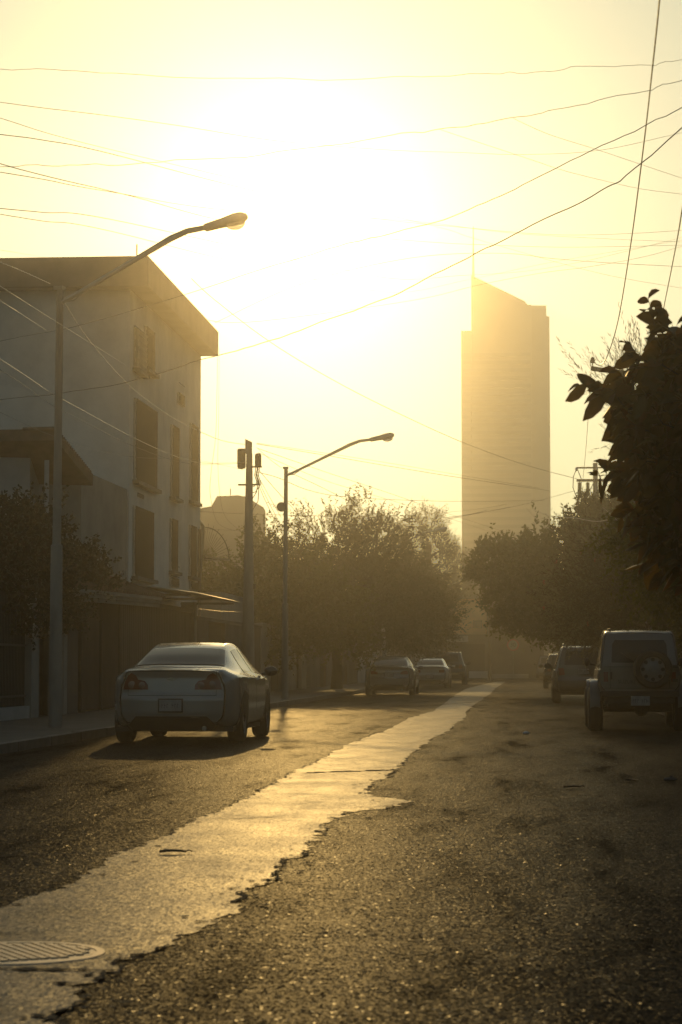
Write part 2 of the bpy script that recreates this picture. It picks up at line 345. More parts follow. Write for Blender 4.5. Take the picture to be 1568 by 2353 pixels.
def crown(name,parent,blobs,ns,slen,nl,ll,lw,m,up=.3,ang=.9,droop=0.,inner=.45,broad=False,lob=.18,clump=16):
    """sprigs of leaves scattered through overlapping ellipsoids (c,r) given in the tree's own frame"""
    Cb=np.array([b[0] for b in blobs],float); Rb=np.array([b[1] for b in blobs],float)
    wt=(Rb.prod(1))**(.67); wt/=wt.sum(); bi=rng.choice(len(blobs),ns,p=wt)
    u=unit(ns); ff=rng.uniform(inner**2,1,ns)**.5
    ph=np.sin(u[:,0]*5+bi)*np.cos(u[:,1]*4+bi*2)*np.sin(u[:,2]*5.5+1)   # lobed outline
    ff=ff*(1+lob*ph)
    K=clump; cu=unit(len(blobs)*K).reshape(len(blobs),K,3); cf=rng.uniform(.35,1.08,(len(blobs),K,1)); cl=rng.integers(0,K,ns)
    cc=(cu*cf)[bi,cl]; g=rng.normal(size=(ns,3))*.2; q=cc+g; core=rng.random(ns)<.35
    q=np.where(core[:,None],u*ff[:,None]*.85,q); P=Cb[bi]+Rb[bi]*q
    u=np.where(core[:,None],u,q/np.maximum(np.linalg.norm(q,axis=1,keepdims=True),1e-3))
    dr=u+np.array([0,0,up])+unit(ns)*.55; dr/=np.linalg.norm(dr,axis=1,keepdims=True)
    sl=slen*rng.uniform(.6,1.3,ns)
    t=np.tile(np.linspace(.08,1,nl),ns)+rng.uniform(-.03,.03,ns*nl); Pi=np.repeat(np.arange(ns),nl)
    pos=P[Pi]+dr[Pi]*(sl[Pi]*t)[:,None]; pos[:,2]-=droop*slen*t*t
    rv=unit(ns*nl); d=dr[Pi]*(1-.5*ang)+rv*ang; d[:,2]-=droop*.6
    ln=ll*rng.uniform(.6,1.25,ns*nl)*(1-.35*t); wd=ln*lw
    leaves(name,pos,d,unit(ns*nl)+np.array([0,0,.6]),ln,wd,m,parent,broad)
    return P,dr,sl
def tree(name,label,cat,loc,trunk_h,tr,blobs,m,ns,slen,nl,ll,lw,group=None,lean=(0,0),limbs=7,dens=2.2,big=1.45,**kw):
    t=thing(name,label,cat,loc,0,group)
    P,dr,sl=crown('crown',t,blobs,int(ns*dens),slen,nl,ll*big,lw,m,**kw)
    b=MB(); top=Vector((lean[0],lean[1],trunk_h)); r=random.Random(ns)
    b.tube([(0,0,-.1),(lean[0]*.3+.04,lean[1]*.3,trunk_h*.35),(lean[0]*.6-.03,lean[1]*.6,trunk_h*.7),top],[tr*1.25,tr,tr*.9,tr*.8],10)
    for i in range(limbs):
        c,rad=blobs[i%len(blobs)]; e=Vector(c)+Vector([r.uniform(-.6,.6)*q for q in rad]); s0=top*r.uniform(.7,1); mid=s0.lerp(e,.5)+Vector((r.uniform(-.2,.2),r.uniform(-.2,.2),.15))
        b.tube([s0,mid,e],[tr*.55,tr*.38,tr*.12],6)
    b.build('trunk','trunk',t,True)
    if kw.get('broad'):
        b=MB()
        for i in range(len(P)):
            a=Vector(P[i]); e=a+Vector(dr[i])*float(sl[i]); q=a.lerp(top.lerp(Vector((-1.7,0,2.6)),.7),.45); b.tube([q,a,e],[.006,.004,.002],4,False)
        b.build('twigs','trunk',t,True)['kind']='stuff'
    return t
# left: ficus hedge-tree beside the building, big feathery tree, needle trees further back
tree('ficus_tree','clipped dark ficus tree with sunlit edge right of the pale apartment building','tree',(-9.9,80,.1),2.2,.16,
  [((-1.0,0,3.1),(1.4,2,1.3)),((.6,0,3.6),(1.7,2.2,1.6)),((2.2,0,3.3),(1.6,2,1.5)),((.8,-.5,2.2),(2.4,2,1.2)),((3.2,.3,2.4),(1.2,1.6,1.3)),((-1.6,0,2.2),(.9,1.4,.9))],'ficus',2300,.42,11,.13,.5)
tree('feathery_tree','tall rounded feathery tree overhanging the left row of parked cars','tree',(-7.6,91,.1),2.6,.2,
  [((-.3,0,5.3),(1.8,2.4,2.1)),((1.5,0,5.6),(1.5,2.2,1.8)),((-1.9,0,4.0),(1.7,2,1.6)),((2.6,0,4.3),(1.6,2.2,1.6)),((.5,-.6,3.8),(3.2,2.4,1.6)),((3.4,-.3,3.1),(1.3,1.8,1.1)),((-2.0,-.4,2.8),(1.7,1.8,1.2)),((1.0,-.8,2.6),(2.6,2.0,.9))],'feather',3900,.55,14,.11,.34,up=.35,ang=.75,droop=.12,lob=.3)
tree('leafy_tree','low leafy tree between the feathery tree and the pale sedan','tree',(-9.3,118,.1),2.2,.18,
  [((2.2,0,4.4),(2.0,2,1.7)),((3.9,0,3.9),(1.7,2,1.7)),((.4,0,4.2),(1.8,2,1.8)),((2.8,-.4,2.9),(2.6,2,1.1)),((4.6,0,2.8),(1.0,1.5,1.0))],'feather',2300,.55,11,.15,.4,up=.2,ang=.8,lob=.3)
def needle(label,px,pyt,Y,w,seed):
    top=at(px,pyt,Y); h=top.z; bl=[]
    rs=random.Random(seed)
    for i in range(9):
        q=i/8; bl.append(((rs.uniform(-.5,.5)*w,rs.uniform(-.4,.4)*w,h*(.38+.58*q)-.4),(w*(1.15-.8*q),w*(1.1-.75*q),h*.085)))
    return tree('casuarina_tree',label,'tree',(top.x,Y,0),h*.8,.2,bl,'needle',1500,.75,12,.22,.10,up=.75,ang=.5,droop=.1,group='needle trees at the end of the street',lob=.4)
needle('tallest wispy needle tree, left of the hazy tower base',985,1172,138,1.5,3)
needle('wispy needle tree behind the second street lamp head',935,1186,150,1.4,4)
needle('narrow needle tree just left of the tower foot',1045,1236,182,1.3,5)
needle('dull needle tree in the gap at the end of the street',1130,1300,186,2.2,6)
needle('broad needle tree filling the gap beside the dense roadside ficus',1190,1330,178,3.0,8)
tree('street_tree','dark bushy tree at the far corner above the low white wall','tree',(.6,169,.1),2.0,.2,[((0,0,3.6),(2.2,2,1.6)),((1.8,0,3.2),(2,2,1.6)),((3.5,0,3.3),(2.2,2,1.8)),((5.5,0,3.6),(2.2,2,2))],'ficus',1500,.6,10,.2,.5)
tree('corner_tree','dark tree standing in front of the house painted sunlit peach at the street end','tree',(-8.3,152,.1),2.2,.2,[((0,0,4.4),(2.0,2,1.8)),((1.6,0,5.2),(1.6,2,1.4)),((-1.8,0,4.0),(1.8,2,1.8)),((1.1,-.3,3.2),(1.4,1.6,1.0))],'feather',1500,.6,10,.2,.4,lob=.3)
# right side
tree('ficus_tree','dense dark roadside ficus in front of the tower, right of the street','tree',(3.7,86,.1),2.4,.24,
  [((-.2,0,5.2),(2.0,2.6,2.0)),((-2.3,0,4.6),(1.7,2.2,1.7)),((-4.0,0,3.9),(1.6,2,1.5)),((-4.9,-.2,4.7),(.8,1.2,.8)),((-3.0,-.3,2.9),(1.9,2.2,1.1)),((-1.2,-.4,2.5),(2.0,2.2,.9)),((1.6,0,4.6),(2.4,2.6,2.4)),((.4,0,6.6),(1.0,1.4,.8)),((-1.2,.2,6.2),(1.0,1.2,.9)),((1.8,0,2.6),(2.4,2.2,1.4))],'ficus',5200,.45,11,.15,.5,up=.45)
tree('bottlebrush_tree','olive bottlebrush tree with drooping sprays and a few red flowers above the parked grey wagon','tree',(3.9,54,.1),2.2,.16,
  [((-1.7,0,3.2),(1.4,1.6,1.6)),((-.4,0,3.6),(1.5,1.8,1.5)),((-2.3,-.2,2.3),(1.0,1.4,1.2)),((-1.0,-.2,2.2),(1.5,1.6,1.2)),((.8,0,3.3),(1.6,1.8,1.8)),((1.2,0,1.8),(1.7,1.6,1.3))],'bottle',2600,.5,14,.12,.2,big=1.2,up=.3,ang=.62,lob=.35)
bt=bpy.data.objects['bottlebrush_tree']
for i in range(26):
    fl=MB()
    c=random.choice([(-1.7,0,3.2),(-.4,0,3.6),(-2.3,-.2,2.3),(.8,0,3.3)]); u=Vector((random.uniform(-1.4,1),random.uniform(-1.7,-.6),random.uniform(-1.2,1.3)))
    p=Vector(c)+u
    for k in range(14):
        d=Vector(unit(1)[0])*.045; fl.tube([p+Vector((0,0,.006*k-.04)),p+Vector((0,0,.006*k-.04))+d],[.003,.002],3,False)
    fl.build('flower','flower',bt)
tree('feather_tree','tall pale tree with upright wispy sprays behind the big-leaved tree','tree',(4.3,47,.1),3.4,.16,
  [((-1.7,0,6.5),(1.0,1.2,.9)),((-.4,0,6.8),(1.2,1.2,1.1)),((.9,0,6.2),(1.6,1.4,1.8)),((-1.0,0,5.4),(1.1,1.2,1.2)),((-.2,0,4.6),(1.8,1.6,1.4)),((.6,0,3.2),(2,1.6,1.5))],'needle',1150,.75,22,.15,.10,big=1.1,up=1.1,ang=.42,lob=.35)
tree('ash_tree','leafy tree with yellow-green leaflet sprays directly above the off-road car','tree',(3.9,30,.1),1.9,.1,
  [((-2.3,0,2.5),(.5,.8,.42)),((-1.7,0,2.85),(.75,1,.6)),((-1.5,0,2.25),(.8,1,.5)),((-.8,0,2.6),(1,1,1)),((-1.95,0,3.2),(.5,.7,.35)),((-1.4,.3,2.6),(.9,.8,.8))],'ash',900,.34,12,.1,.42,big=1.15,up=.05,ang=.8,droop=.5)
tree('hedge_tree','dark hedge-like tree behind the off-road car at the right edge','tree',(4.6,46,.1),1.6,.14,[((-.6,0,2.0),(1.5,1.5,1.7)),((.9,0,2.4),(1.7,1.6,2.2)),((-.2,0,3.2),(1.4,1.4,1.2))],'ficus',1900,.4,12,.13,.5)
tree('broadleaf_tree','nearest tree with big broad leathery leaves at the right edge of the frame','tree',(3.80,17.4,.1),1.5,.09,
  [((-2.30,0,3.15),(.55,.6,.5)),((-2.62,0,2.92),(.42,.5,.42)),((-2.50,-.1,2.62),(.42,.5,.38)),((-2.2,0,2.35),(.48,.5,.42)),((-2.62,.1,2.3),(.36,.4,.36)),((-2.5,.1,1.88),(.32,.4,.3)),((-1.95,0,2.02),(.42,.5,.36)),((-1.7,0,3.2),(.65,.7,.6)),((-1.75,0,2.7),(.7,.8,.65)),((-1.3,0,2.3),(.8,.8,.6)),((-1.65,0,1.85),(.45,.5,.3)),((-.6,0,2.8),(.9,.9,.8))],'broad',900,.2,8,.2,.6,big=1.05,dens=2.6,clump=20,up=.25,ang=.8,broad=True,inner=.3,lob=.2)
# shrub over the left wall
tree('flowering_shrub','dark rambling shrub spilling over the wall behind the left street lamp','shrub',(-9.4,42,.1),2.2,.08,
  [((0,-3,3.0),(.8,1.6,.9)),((0,-1,3.15),(.85,1.6,.9)),((.1,1,2.9),(.8,1.5,.75)),((.2,2.8,2.75),(.7,1.3,.6)),((.3,4.2,2.6),(.5,1.0,.4)),((.3,-2.0,2.3),(.6,1.8,.6)),((.35,.5,2.2),(.55,1.8,.6))],'bougain',1500,.3,10,.085,.6,lob=.3)
# ---------------------------------------------------------------- left buildings
XF=-9.5
def fy(px): return -XF*F/(1210-px)
def fz(py,y): return CAMZ+(1528-py)/F*y
ab=thing('apartment_building','four-storey pale apartment building with flat overhanging roof behind the left lamp','building',(XF,53.9,0))
def rel(o): o.matrix_parent_inverse=Matrix.Translation(-Vector(o.parent.location)); return o
rel(MB().box(-24,XF,53.9,65.9,0,10.12).build('wall','plaster',ab))
rel(MB().box(-24.4,-8.98,53.4,65.9,10.12,10.85).build('roof','roofdark',ab,bevel=.02))
def window(px0,px1,pt0,pb0,kind='grille',sill=True):
    y0,y1=fy(px0),fy(px1); ym=(y0+y1)/2; z1=fz(pt0,y0); z0=fz(pb0,y0)
    w=rel(MB().box(XF-.02,XF+.004,y0,y1,z0,z1).build('window','winglass',ab))
    fr=MB()
    for (a,b,c,d) in((y0,y0+.06,z0,z1),(y1-.06,y1,z0,z1),(y0+.06,y1-.06,z1-.06,z1),(y0+.06,y1-.06,z0,z0+.06)): fr.box(XF-.01,XF+.05,a,b,c,d)
    def sub(o): o.parent=w; return o
    sub(fr.build('frame','white_wall',w))
    g=MB()
    if kind=='grille':
        n=max(3,int((y1-y0)/.11))
        for i in range(1,n): yy=y0+(y1-y0)*i/n; g.box(XF+.06,XF+.075,yy-.008,yy+.008,z0,z1)
        for i in range(1,max(3,int((z1-z0)/.28))): zz=z0+i*.28; g.box(XF+.05,XF+.06,y0,y1,zz-.01,zz+.01)
        sub(g.build('grille','iron',w))
    elif kind=='lattice':
        nr=int((z1-z0)/.14)
        for r_ in range(nr):
            for i in range(int((y1-y0)/.11)):
                yy=y0+i*.11+(.055 if r_%2 else 0); zz=z0+r_*.14; g.box(XF+.03,XF+.12,yy,yy+.04,zz,zz+.10)
            g.box(XF+.03,XF+.12,y0,y1,z0+r_*.14+.10,z0+r_*.14+.14)
        sub(g.build('grille','plaster2',w))
    if sill: sub(MB().box(XF-.01,XF+.16,y0-.1,y1+.1,z0-.09,z0).build('sill','kerb',w))
for a in [(297,320,735,835,'lattice'),(321,343,735,835),(298,350,905,1098),(297,343,1157,1322),(400,414,893,918,'grille',False),(385,402,968,1137),(384,400,1187,1310),(384,403,1325,1345,'grille',False),(430,447,965,1146),(429,444,1203,1322),(430,449,1334,1352,'grille',False)]: window(*a)
rel(MB().box(XF-.01,XF+.02,fy(308),fy(322),fz(1137,fy(308)),fz(1127,fy(308))).build('vent','roofdark',ab))
p=MB(); p.tube([(XF+.07,65.3,.1),(XF+.07,65.3,5.0)],.05,8); rel(p.build('drain_pipe','roofdark',ab,True))
for k,(px,h) in enumerate(((315,2.1),(334,1.5),(342,1.9))):
    q=at(px,583,55.5+k*.7); b=MB(); b.tube([(q.x,q.y,10.85),(q.x,q.y,10.85+h*.32)],.018,5); rel(b.build('roof_mast','steelpost',ab))
# gable house in front of it
gh=thing('gabled_house','low grey house with a sloping tiled eave in front of the apartment building','house',(-10,45,0))
A=at(-60,990,46);B=at(130,985,46);C=at(214,1090,47.5);D_=at(-60,1078,47.5)
wl=MB(); q0=at(-60,1240,46.6).x; q1=at(68,1240,46.6).x; q2=at(186,1240,48).x
wl.box(q0-3,q1,46.6,56,0,B.z-.35); rel(wl.build('wall','white_wall',gh))
rel(MB().box(q1,q2,48,53.6,0,C.z+.15).build('side_wall','plaster2',gh))
r_=MB(); th=Vector((0,0,-.24)); 
r_.prism([A+Vector((-2,0,0)),B,C,D_+Vector((-2,0,0))],th); 
n=22
for i in range(n):
    p0=B.lerp(C,i/n); r_.tube([p0+Vector((0,-.02,.0)),p0+(A-B).normalized()*.7],.045,6)
rel(r_.build('roof','tile',gh))
b=MB(); q=at(107,1180,45.8); b.tube([(q.x,45.8,2),(q.x,45.8,fz(1050,45.8))],.05,8); rel(b.build('pipe','white_wall',gh,True))
# frontage along the pavement x=-8.9
XW=-8.9
fe=thing('iron_fence','tall iron bar fence on a pale plinth at the left edge','fence',(XW,35,0))
rel(MB().box(XW-.2,XW,24,40.4,.1,.34).build('plinth','white_wall',fe))
b=MB(); yy=24
while yy<40.4: b.box(XW-.11,XW-.085,yy,yy+.025,.34,2.62); yy+=.115
for zz in(.5,1.4,2.5): b.box(XW-.125,XW-.07,24,40.4,zz,zz+.04)
rel(b.build('bars','iron',fe))
rel(MB().box(XW-1.2,XW-1.1,24,41,.1,2.4).build('screen_panel','plaster3',fe))
def post(name,y0,y1,h,m,label,dx=0):
    o=MB().box(XW-.3,XW+.02+dx,y0,y1,.1,h).build(name,m,bevel=.015); tag(o,label,'pillar')
post('wall_pillar',40.45,41.1,2.7,'plaster2','square plaster pillar at the end of the iron fence')
dg=thing('entrance_gate','dark narrow entrance gate between two pillars left of the street lamp foot','gate',(XW-.5,41.1,0))
rel(MB().box(XW-.6,XW-.5,41.1,43.25,.1,2.5).build('door_panel','iron',dg)); rel(MB().box(XW-.5,XW-.47,42.0,42.06,1.0,1.15).build('handle','chrome',dg))
post('wall_pillar',43.3,43.65,2.5,'plaster2','slim plaster pillar just right of the street lamp')
o=MB().box(XW-.3,XW-.08,43.65,45.2,.1,2.5).build('boundary_wall','plaster3'); tag(o,'short brown wall panel under the tiled carport roof','wall')
gg=thing('garage_gate','wide dark garage gate of vertical bars under the tiled roof','gate',(XW,45.25,0))
b=MB(); rel(MB().box(XW-.16,XW-.10,45.3,49.75,.15,2.5).build('panel','iron',gg))
for i in range(38): yy=45.32+i*.117; b.box(XW-.10,XW-.075,yy,yy+.028,.15,2.5)
rel(b.build('bars','plaster3',gg)); b=MB()
for yy in(45.3,47.5,49.7): b.box(XW-.09,XW-.03,yy,yy+.06,.12,2.52)
b.box(XW-.09,XW-.03,45.3,49.76,.1,.125); rel(b.build('frame','iron',gg))
sp=thing('sheet_wall','long brown ribbed metal wall right of the garage gate','wall',(XW,50,0))
b=MB(); yy=49.8; G=[[],[]]
while yy<60.2: 
    for k,dx in enumerate((0,.03,.03,0)): 
        for j,zz in enumerate((.15,2.45)): G[j].append(Vector((XW-.05+dx,yy+.0625*k,zz)))
    yy+=.25
b.grid(G); o=rel(b.build('sheet','panel',sp)); s_=o.modifiers.new('s','SOLIDIFY'); s_.thickness=.02
rel(MB().box(XW-.09,XW-.02+.05,49.8,60.2,2.45,2.56).build('rail','panel',sp))
post('wall_pillar',60.25,60.7,2.75,'plaster2','plaster pillar at the far end of the ribbed metal wall',.05)
# tiled carport
cp=thing('carport_roof','low clay-tiled hip roof over the carport behind the shrub','roof',(-9.5,47,0))
e0,e1=at(137,1353,43.4),at(332,1366,52.8); rz0=3.35
F0=Vector((XW+.35,42.6,2.55));F1=Vector((XW+.35,53.2,2.68));R0=Vector((-10.9,44.6,rz0+.1));R1=Vector((-10.9,49.6,rz0+.1)); K0=Vector((-13,42.6,2.55)); K1=Vector((-13,53.2,2.68))
b=MB(); b.add([F0,F1,R1,R0,K0,K1],[(0,1,2,3),(1,5,2),(0,3,4),(3,2,5,4)])
for i in range(40):
    t=(i+.5)/40; p0=F0.lerp(F1,t); tt=min(1,max(0,(p0.y-44.6)/5)); e=R0.lerp(R1,tt); 
    k=1
    if p0.y<44.6: k=(p0.y-42.6)/2
    if p0.y>49.6: k=(53.2-p0.y)/3.6
    e=p0+Vector((R0.x-F0.x,0,R0.z-F0.z))*max(.06,k); b.tube([p0+Vector((0,0,.01)),e+Vector((0,0,.01))],.075,6)
b.tube([F1,R1,R0,F0],.09,6)
rel(b.build('tiles','tile',cp)); b=MB()
for i,(dx,z) in enumerate(((0,-.02),(-.04,-.10),(-.08,-.18))): b.prism([F0+Vector((dx,0,z-.07)),F1+Vector((dx,0,z-.07)),F1+Vector((dx,0,z)),F0+Vector((dx,0,z))],(-.1,0,0))
rel(b.build('fascia','plaster2',cp))
# sheet canopy
cn=thing('sheet_canopy','sloping corrugated metal canopy catching the sun over the pavement','canopy',(XW,57,0))
G=[]; n=90
for i in range(n+1):
    y_=53.3+8.2*i/n; wob=.018*math.sin(i*2.1)
    G.append([Vector((XW-.5,y_,2.98+wob)),Vector((XW+.5,y_,2.86+wob)),Vector((XW+1.1,y_+.3,2.78+wob))])
b=MB().grid(G); o=rel(b.build('sheet','sheet',cn)); s_=o.modifiers.new('s','SOLIDIFY'); s_.thickness=.012
b=MB()
for y_ in(53.4,57,61.2): rel(MB().box(XW-.45,XW+1.0,y_,y_+.05,2.70,2.76).build('bracket','iron',cn))
# iron fan barrier
fb=thing('iron_fan','quarter-round spiked iron fan at the corner of the apartment building','fan barrier',(XW,66.5,0))
Y=66.6; c=at(468,1288,Y); b=MB(); pr=[]
for i in range(13):
    t=PI/2*i/12; pr.append(at(472+55*math.sin(t),1288-76*math.cos(t)-0,Y))
b.tube(pr,.016,6); rel(b.build('rim','iron',fb,True)); b=MB()
for i in range(15):
    t=PI/2*(i+.5)/15; e=at(470+(62 if i%2 else 48)*math.sin(t),1286-(84 if i%2 else 66)*math.cos(t),Y+.02); b.tube([c,e],.007,4)
rel(b.build('spike','iron',fb)); b=MB(); b.tube([at(473,1279,Y),at(528,1287,Y)],.03,5); b.tube([at(471,1285,Y),at(505,1288,Y)],.02,5); rel(b.build('crossbar','sheet',fb))
dp=thing('steel_post','leaning sunlit steel post at the corner of the apartment building','post',at(459,1345,66.4))
b=MB(); b.tube([at(458,1348,66.4),at(467,1210,66.4),at(457,1196,66.0)],[.05,.06,.05],8); o=rel(b.build('shaft','sheet',dp,True))
# neighbours along the left
def lowwall(y0,y1,h,m,label,gates=()):
    w=thing('boundary_wall',label,'wall',(XW,y0,0)); x0=XW-.25; ys=[y0]+[g for ab_ in gates for g in ab_]+[y1]
    b=MB()
    for i in range(0,len(ys),2): b.box(x0,XW,ys[i],ys[i+1],.1,h)
    b.box(x0-.03,XW+.04,y0,y1,h,h+.09); rel(b.build('wall','%s'%m,w))
    for a,c_ in gates:
        g=MB(); k=a+.05
        while k<c_: g.box(x0+.1,x0+.14,k,k+.04,.15,h-.02); k+=.14
        g.box(x0+.06,x0+.09,a,c_,.15,h-.02); rel(g.build('gate','iron',w))
    return w
lowwall(61,76,2.3,'plaster3','grey wall with dark gate just past the metal canopy',((63.5,67),))
o=MB().box(-14,-9.3,69,75.5,0,3.3).build('garden_house','plaster2'); tag(o,'small plain grey block house behind the wall beside the spiked fan','house')
lowwall(76.2,92,2.4,'plaster2','grey wall with two gates behind the silver sedan',((79,82.5),(88,90)))
lowwall(92.2,120,2.6,'plaster3','dark wall under the feathery tree',((98,101),(110,113)))
lowwall(120.2,149,2.3,'white_wall','pale wall behind the black utility vehicle',((126,129),(138,141)))
h_=MB().box(-22,-11.5,93,118,0,3.6).build('bungalow','plaster3'); tag(h_,'single-storey flat house hidden behind the feathery tree','house')
h_=MB().box(-22,-11.5,121,147,0,3.6).build('bungalow','plaster2'); tag(h_,'flat-roofed house behind the leafy tree on the left','house')
# far building with tank
fbld=thing('far_building','hazy distant building with a tall tapered rooftop block left of the utility pole','building',(-16,132,0))
poly=[at(x,y,132) for x,y in((380,1180),(458,1168),(486,1163),(499,1140),(548,1138),(565,1141),(570,1150),(571,1215),(600,1246))]
poly=[Vector((poly[0].x,132,0))]+poly+[Vector((poly[-1].x,132,0))]
rel(MB().prism(poly,(0,9,0)).build('wall','far',fbld)); b=MB(); q=at(530,1138,134); b.tube([q,q+Vector((0,0,.4))],.03,5); rel(b.build('mast','steelpost',fbld))
# end of street
def endhouse(name,px0,px1,pyt,Y,m,label,dep=8):
    a=at(px0,pyt,Y); b_=at(px1,pyt,Y); t=thing(name,label,'house',(a.x,Y,0)); rel(MB().box(a.x,b_.x,Y,Y+dep,0,a.z).build('wall',m,t)); return t,a,b_
t,a,b_=endhouse('corner_house',985,1124,1458,167.5,'plaster3','dark garage-fronted house at the end of the street')
rel(MB().box(a.x+.4,b_.x-.3,167.42,167.5,.1,2.6).build('garage_door','iron',t)); rel(MB().box(a.x+.2,a.x+2.9,166.6,167.5,2.75,3.2).build('awning','white_wall',t))
t,a,b_=endhouse('sunlit_peach_house',1012,1116,1376,172,'peach','upper storey painted peach to look sunlit, seen through the trees at the street end',6)
w1=at(1088,1443,172);w2=at(1108,1432,172)
rel(MB().box(w1.x,w2.x,171.9,172.0,w1.z,w2.z+.2).build('balcony_panel','tile',t)); rel(MB().box(a.x-.3,b_.x+.15,171.6,178.2,a.z,a.z+.18).build('roof','roofdark',t))
endhouse('plain_house',1126,1250,1465,168,'plaster3','dark overgrown house right of the far utility pole')
endhouse('plain_house',1250,1500,1440,168,'plaster2','grey house closing the far end behind the right parked row')
endhouse('plain_house',500,983,1470,169,'plaster2','long grey house at the far left end of the street')
a=at(1078,1546,166.2); b_=at(1122,1546,166.2)
o=MB().box(a.x,b_.x,166.2,166.4,.1,.62).build('garden_wall','white_wall'); tag(o,'low pale wall left of the pole at the end of the street','wall')
a=at(1131,1551,166.2); b_=at(1215,1551,166.2)
o=MB().box(a.x,b_.x,166.2,166.4,.1,.42).build('garden_wall','plaster2'); tag(o,'low grey wall under the speed sign at the end of the street','wall')
# right frontage
def rwall(y0,y1,h,m,label):
    w=thing('boundary_wall',label,'wall',(5.5,y0,0)); rel(MB().box(5.5,5.75,y0,y1,.1,h).build('wall',m,w)); rel(MB().box(5.46,5.8,y0,y1,h,h+.09).build('coping','plaster2',w))
rwall(8,36,2.6,'plaster3','dark wall behind the big-leaved tree on the right'); rwall(36.2,74,2.5,'plaster3','dark wall behind the off-road car and grey wagon'); rwall(74.2,149,2.4,'plaster2','grey wall behind the dense roadside ficus')
o=MB().box(7.5,18,34,60,0,6.2).build('block_house','plaster3'); tag(o,'dark two-storey house behind the trees on the right','house')
o=MB().box(7.5,18,66,100,0,5.8).build('block_house','plaster2'); tag(o,'grey two-storey house behind the roadside ficus','house')
# tower
TY=262; tw=thing('office_tower','tall hazy office tower with slanted crown rising beyond the street','tower',(at(1160,1200,TY).x,TY,0))
P=lambda x,y,Y=TY:at(x,y,Y)
def down(p): return Vector((p.x,p.y,0))
main=[P(1083,632),P(1206,692),P(1212,700),P(1222,700)]
m1=[down(main[0])]+main+[down(main[-1])]
rel(MB().prism(m1,(0,14,0)).build('main_block','tower',tw))
sh=[P(1060,760),P(1083,760)]; rel(MB().prism([down(sh[0])]+sh+[down(sh[1])],(0,12,0)).build('shoulder_block','tower',tw))
rt=[P(1222,700),P(1256,700),P(1256,724),P(1263,726)]; rel(MB().prism([down(rt[0])]+[q+Vector((0,.6,0)) for q in rt]+[down(rt[-1])],(0,13,0)).build('side_block','far',tw))
x0=P(1062,900).x; x1=P(1220,900).x; zz=P(1100,820).z; k=0
while zz>2:
    rel(MB().box(x0,x1,TY-.12,TY-.02,zz,zz+.42).build('floor_band','towerglass',tw)); zz-=.905; k+=1
q=P(1088,640,TY+3); b=MB(); b.tube([q,P(1088,520,TY+3)],[.16,.06],6); rel(b.build('antenna','steelpost',tw))
# ---------------------------------------------------------------- street lamps
def lamp_proto():
    t=thing('street_lamp','nearest street lamp, tall post with stepped base left of the white sedan','street lamp',(-7.2,34.5,.12),0,'street lamps on the left pavement')
    b=MB(); b.tube([(0,0,0),(0,0,2.72),(.0,0,2.74)],[.105,.09,.07],14); b.build('post_base','concrete_pole',t,True)
    b=MB(); b.tube([(0,0,2.74),(.02,0,6.62)],[.068,.055],12); b.box(-.065,.085,-.065,.065,6.60,6.66); b.build('post','concrete_pole',t,True)
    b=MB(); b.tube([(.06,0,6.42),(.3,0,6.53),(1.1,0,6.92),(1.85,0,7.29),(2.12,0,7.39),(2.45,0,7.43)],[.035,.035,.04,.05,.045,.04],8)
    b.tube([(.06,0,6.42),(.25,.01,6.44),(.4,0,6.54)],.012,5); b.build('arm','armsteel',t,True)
    T=Matrix.Translation((2.4,0,7.42))@Matrix.Rotation(-.2,4,'Y')
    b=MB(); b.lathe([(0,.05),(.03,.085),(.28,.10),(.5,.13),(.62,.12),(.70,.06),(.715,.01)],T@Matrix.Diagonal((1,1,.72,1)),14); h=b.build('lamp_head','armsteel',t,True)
    b=MB(); b.ball(T@Vector((.5,0,-.06)),(.16,.10,.10),None,12,8); g=b.build('lamp_glass','lampglass',t,True)
    return t
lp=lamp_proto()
lp.rotation_euler=(0,0,-.22)
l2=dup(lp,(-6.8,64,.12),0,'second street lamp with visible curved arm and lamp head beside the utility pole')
lp.scale=(1,1,1.022); l2.scale=(1,1,.985)
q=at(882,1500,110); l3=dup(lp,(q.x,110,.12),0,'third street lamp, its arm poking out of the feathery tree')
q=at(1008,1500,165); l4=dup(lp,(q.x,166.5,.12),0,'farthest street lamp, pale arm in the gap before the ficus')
l3.scale=l4.scale=(1,1,1)
# little box on the second lamp's post
b=MB(); q=at(645,1165,64); b.lathe([(-.10,.06),(-.08,.13),(.02,.14),(.10,.12),(.12,.03)],Matrix.Translation((q.x+.03,63.95,q.z))@Matrix.Rotation(PI/2,4,'Z')); 
tag(b.build('meter_drum','steelpost',None,True),'small rounded drum box strapped to the second street lamp post','box')
# ---------------------------------------------------------------- utility poles
up=thing('utility_pole','thick concrete utility pole carrying two transformer boxes left of the second lamp','utility pole',(-7.42,60.5,.12))
hz=CAMZ+(1528-1007)/F*60.5-.12
b=MB(); b.tube([(0,0,0),(0.02,0,hz-.35)],[.19,.085],14); b.build('pole','concrete_pole',up,True)
b=MB(); b.prism([Vector((-.085,-.085,hz-.36)),Vector((.085,-.085,hz-.36)),Vector((.085,-.085,hz-.05)),Vector((-.085,-.085,hz+.03))],(0,.17,0)); b.build('pole_cap','concrete_pole',up)
b=MB(); b.lathe([(0,.03),(.02,.10),(.07,.115),(.52,.115),(.55,.09)],Matrix.Translation((-.19,-.02,hz-.78))@Matrix.Rotation(-PI/2,4,'Y')); b.build('cable_box','iron',up,True)
b=MB(); b.lathe([(0,.09),(.30,.09),(.34,.05)],Matrix.Translation((.26,-.02,hz-.70))@Matrix.Rotation(-PI/2,4,'Y')); b.build('splice_canister','iron',up,True)
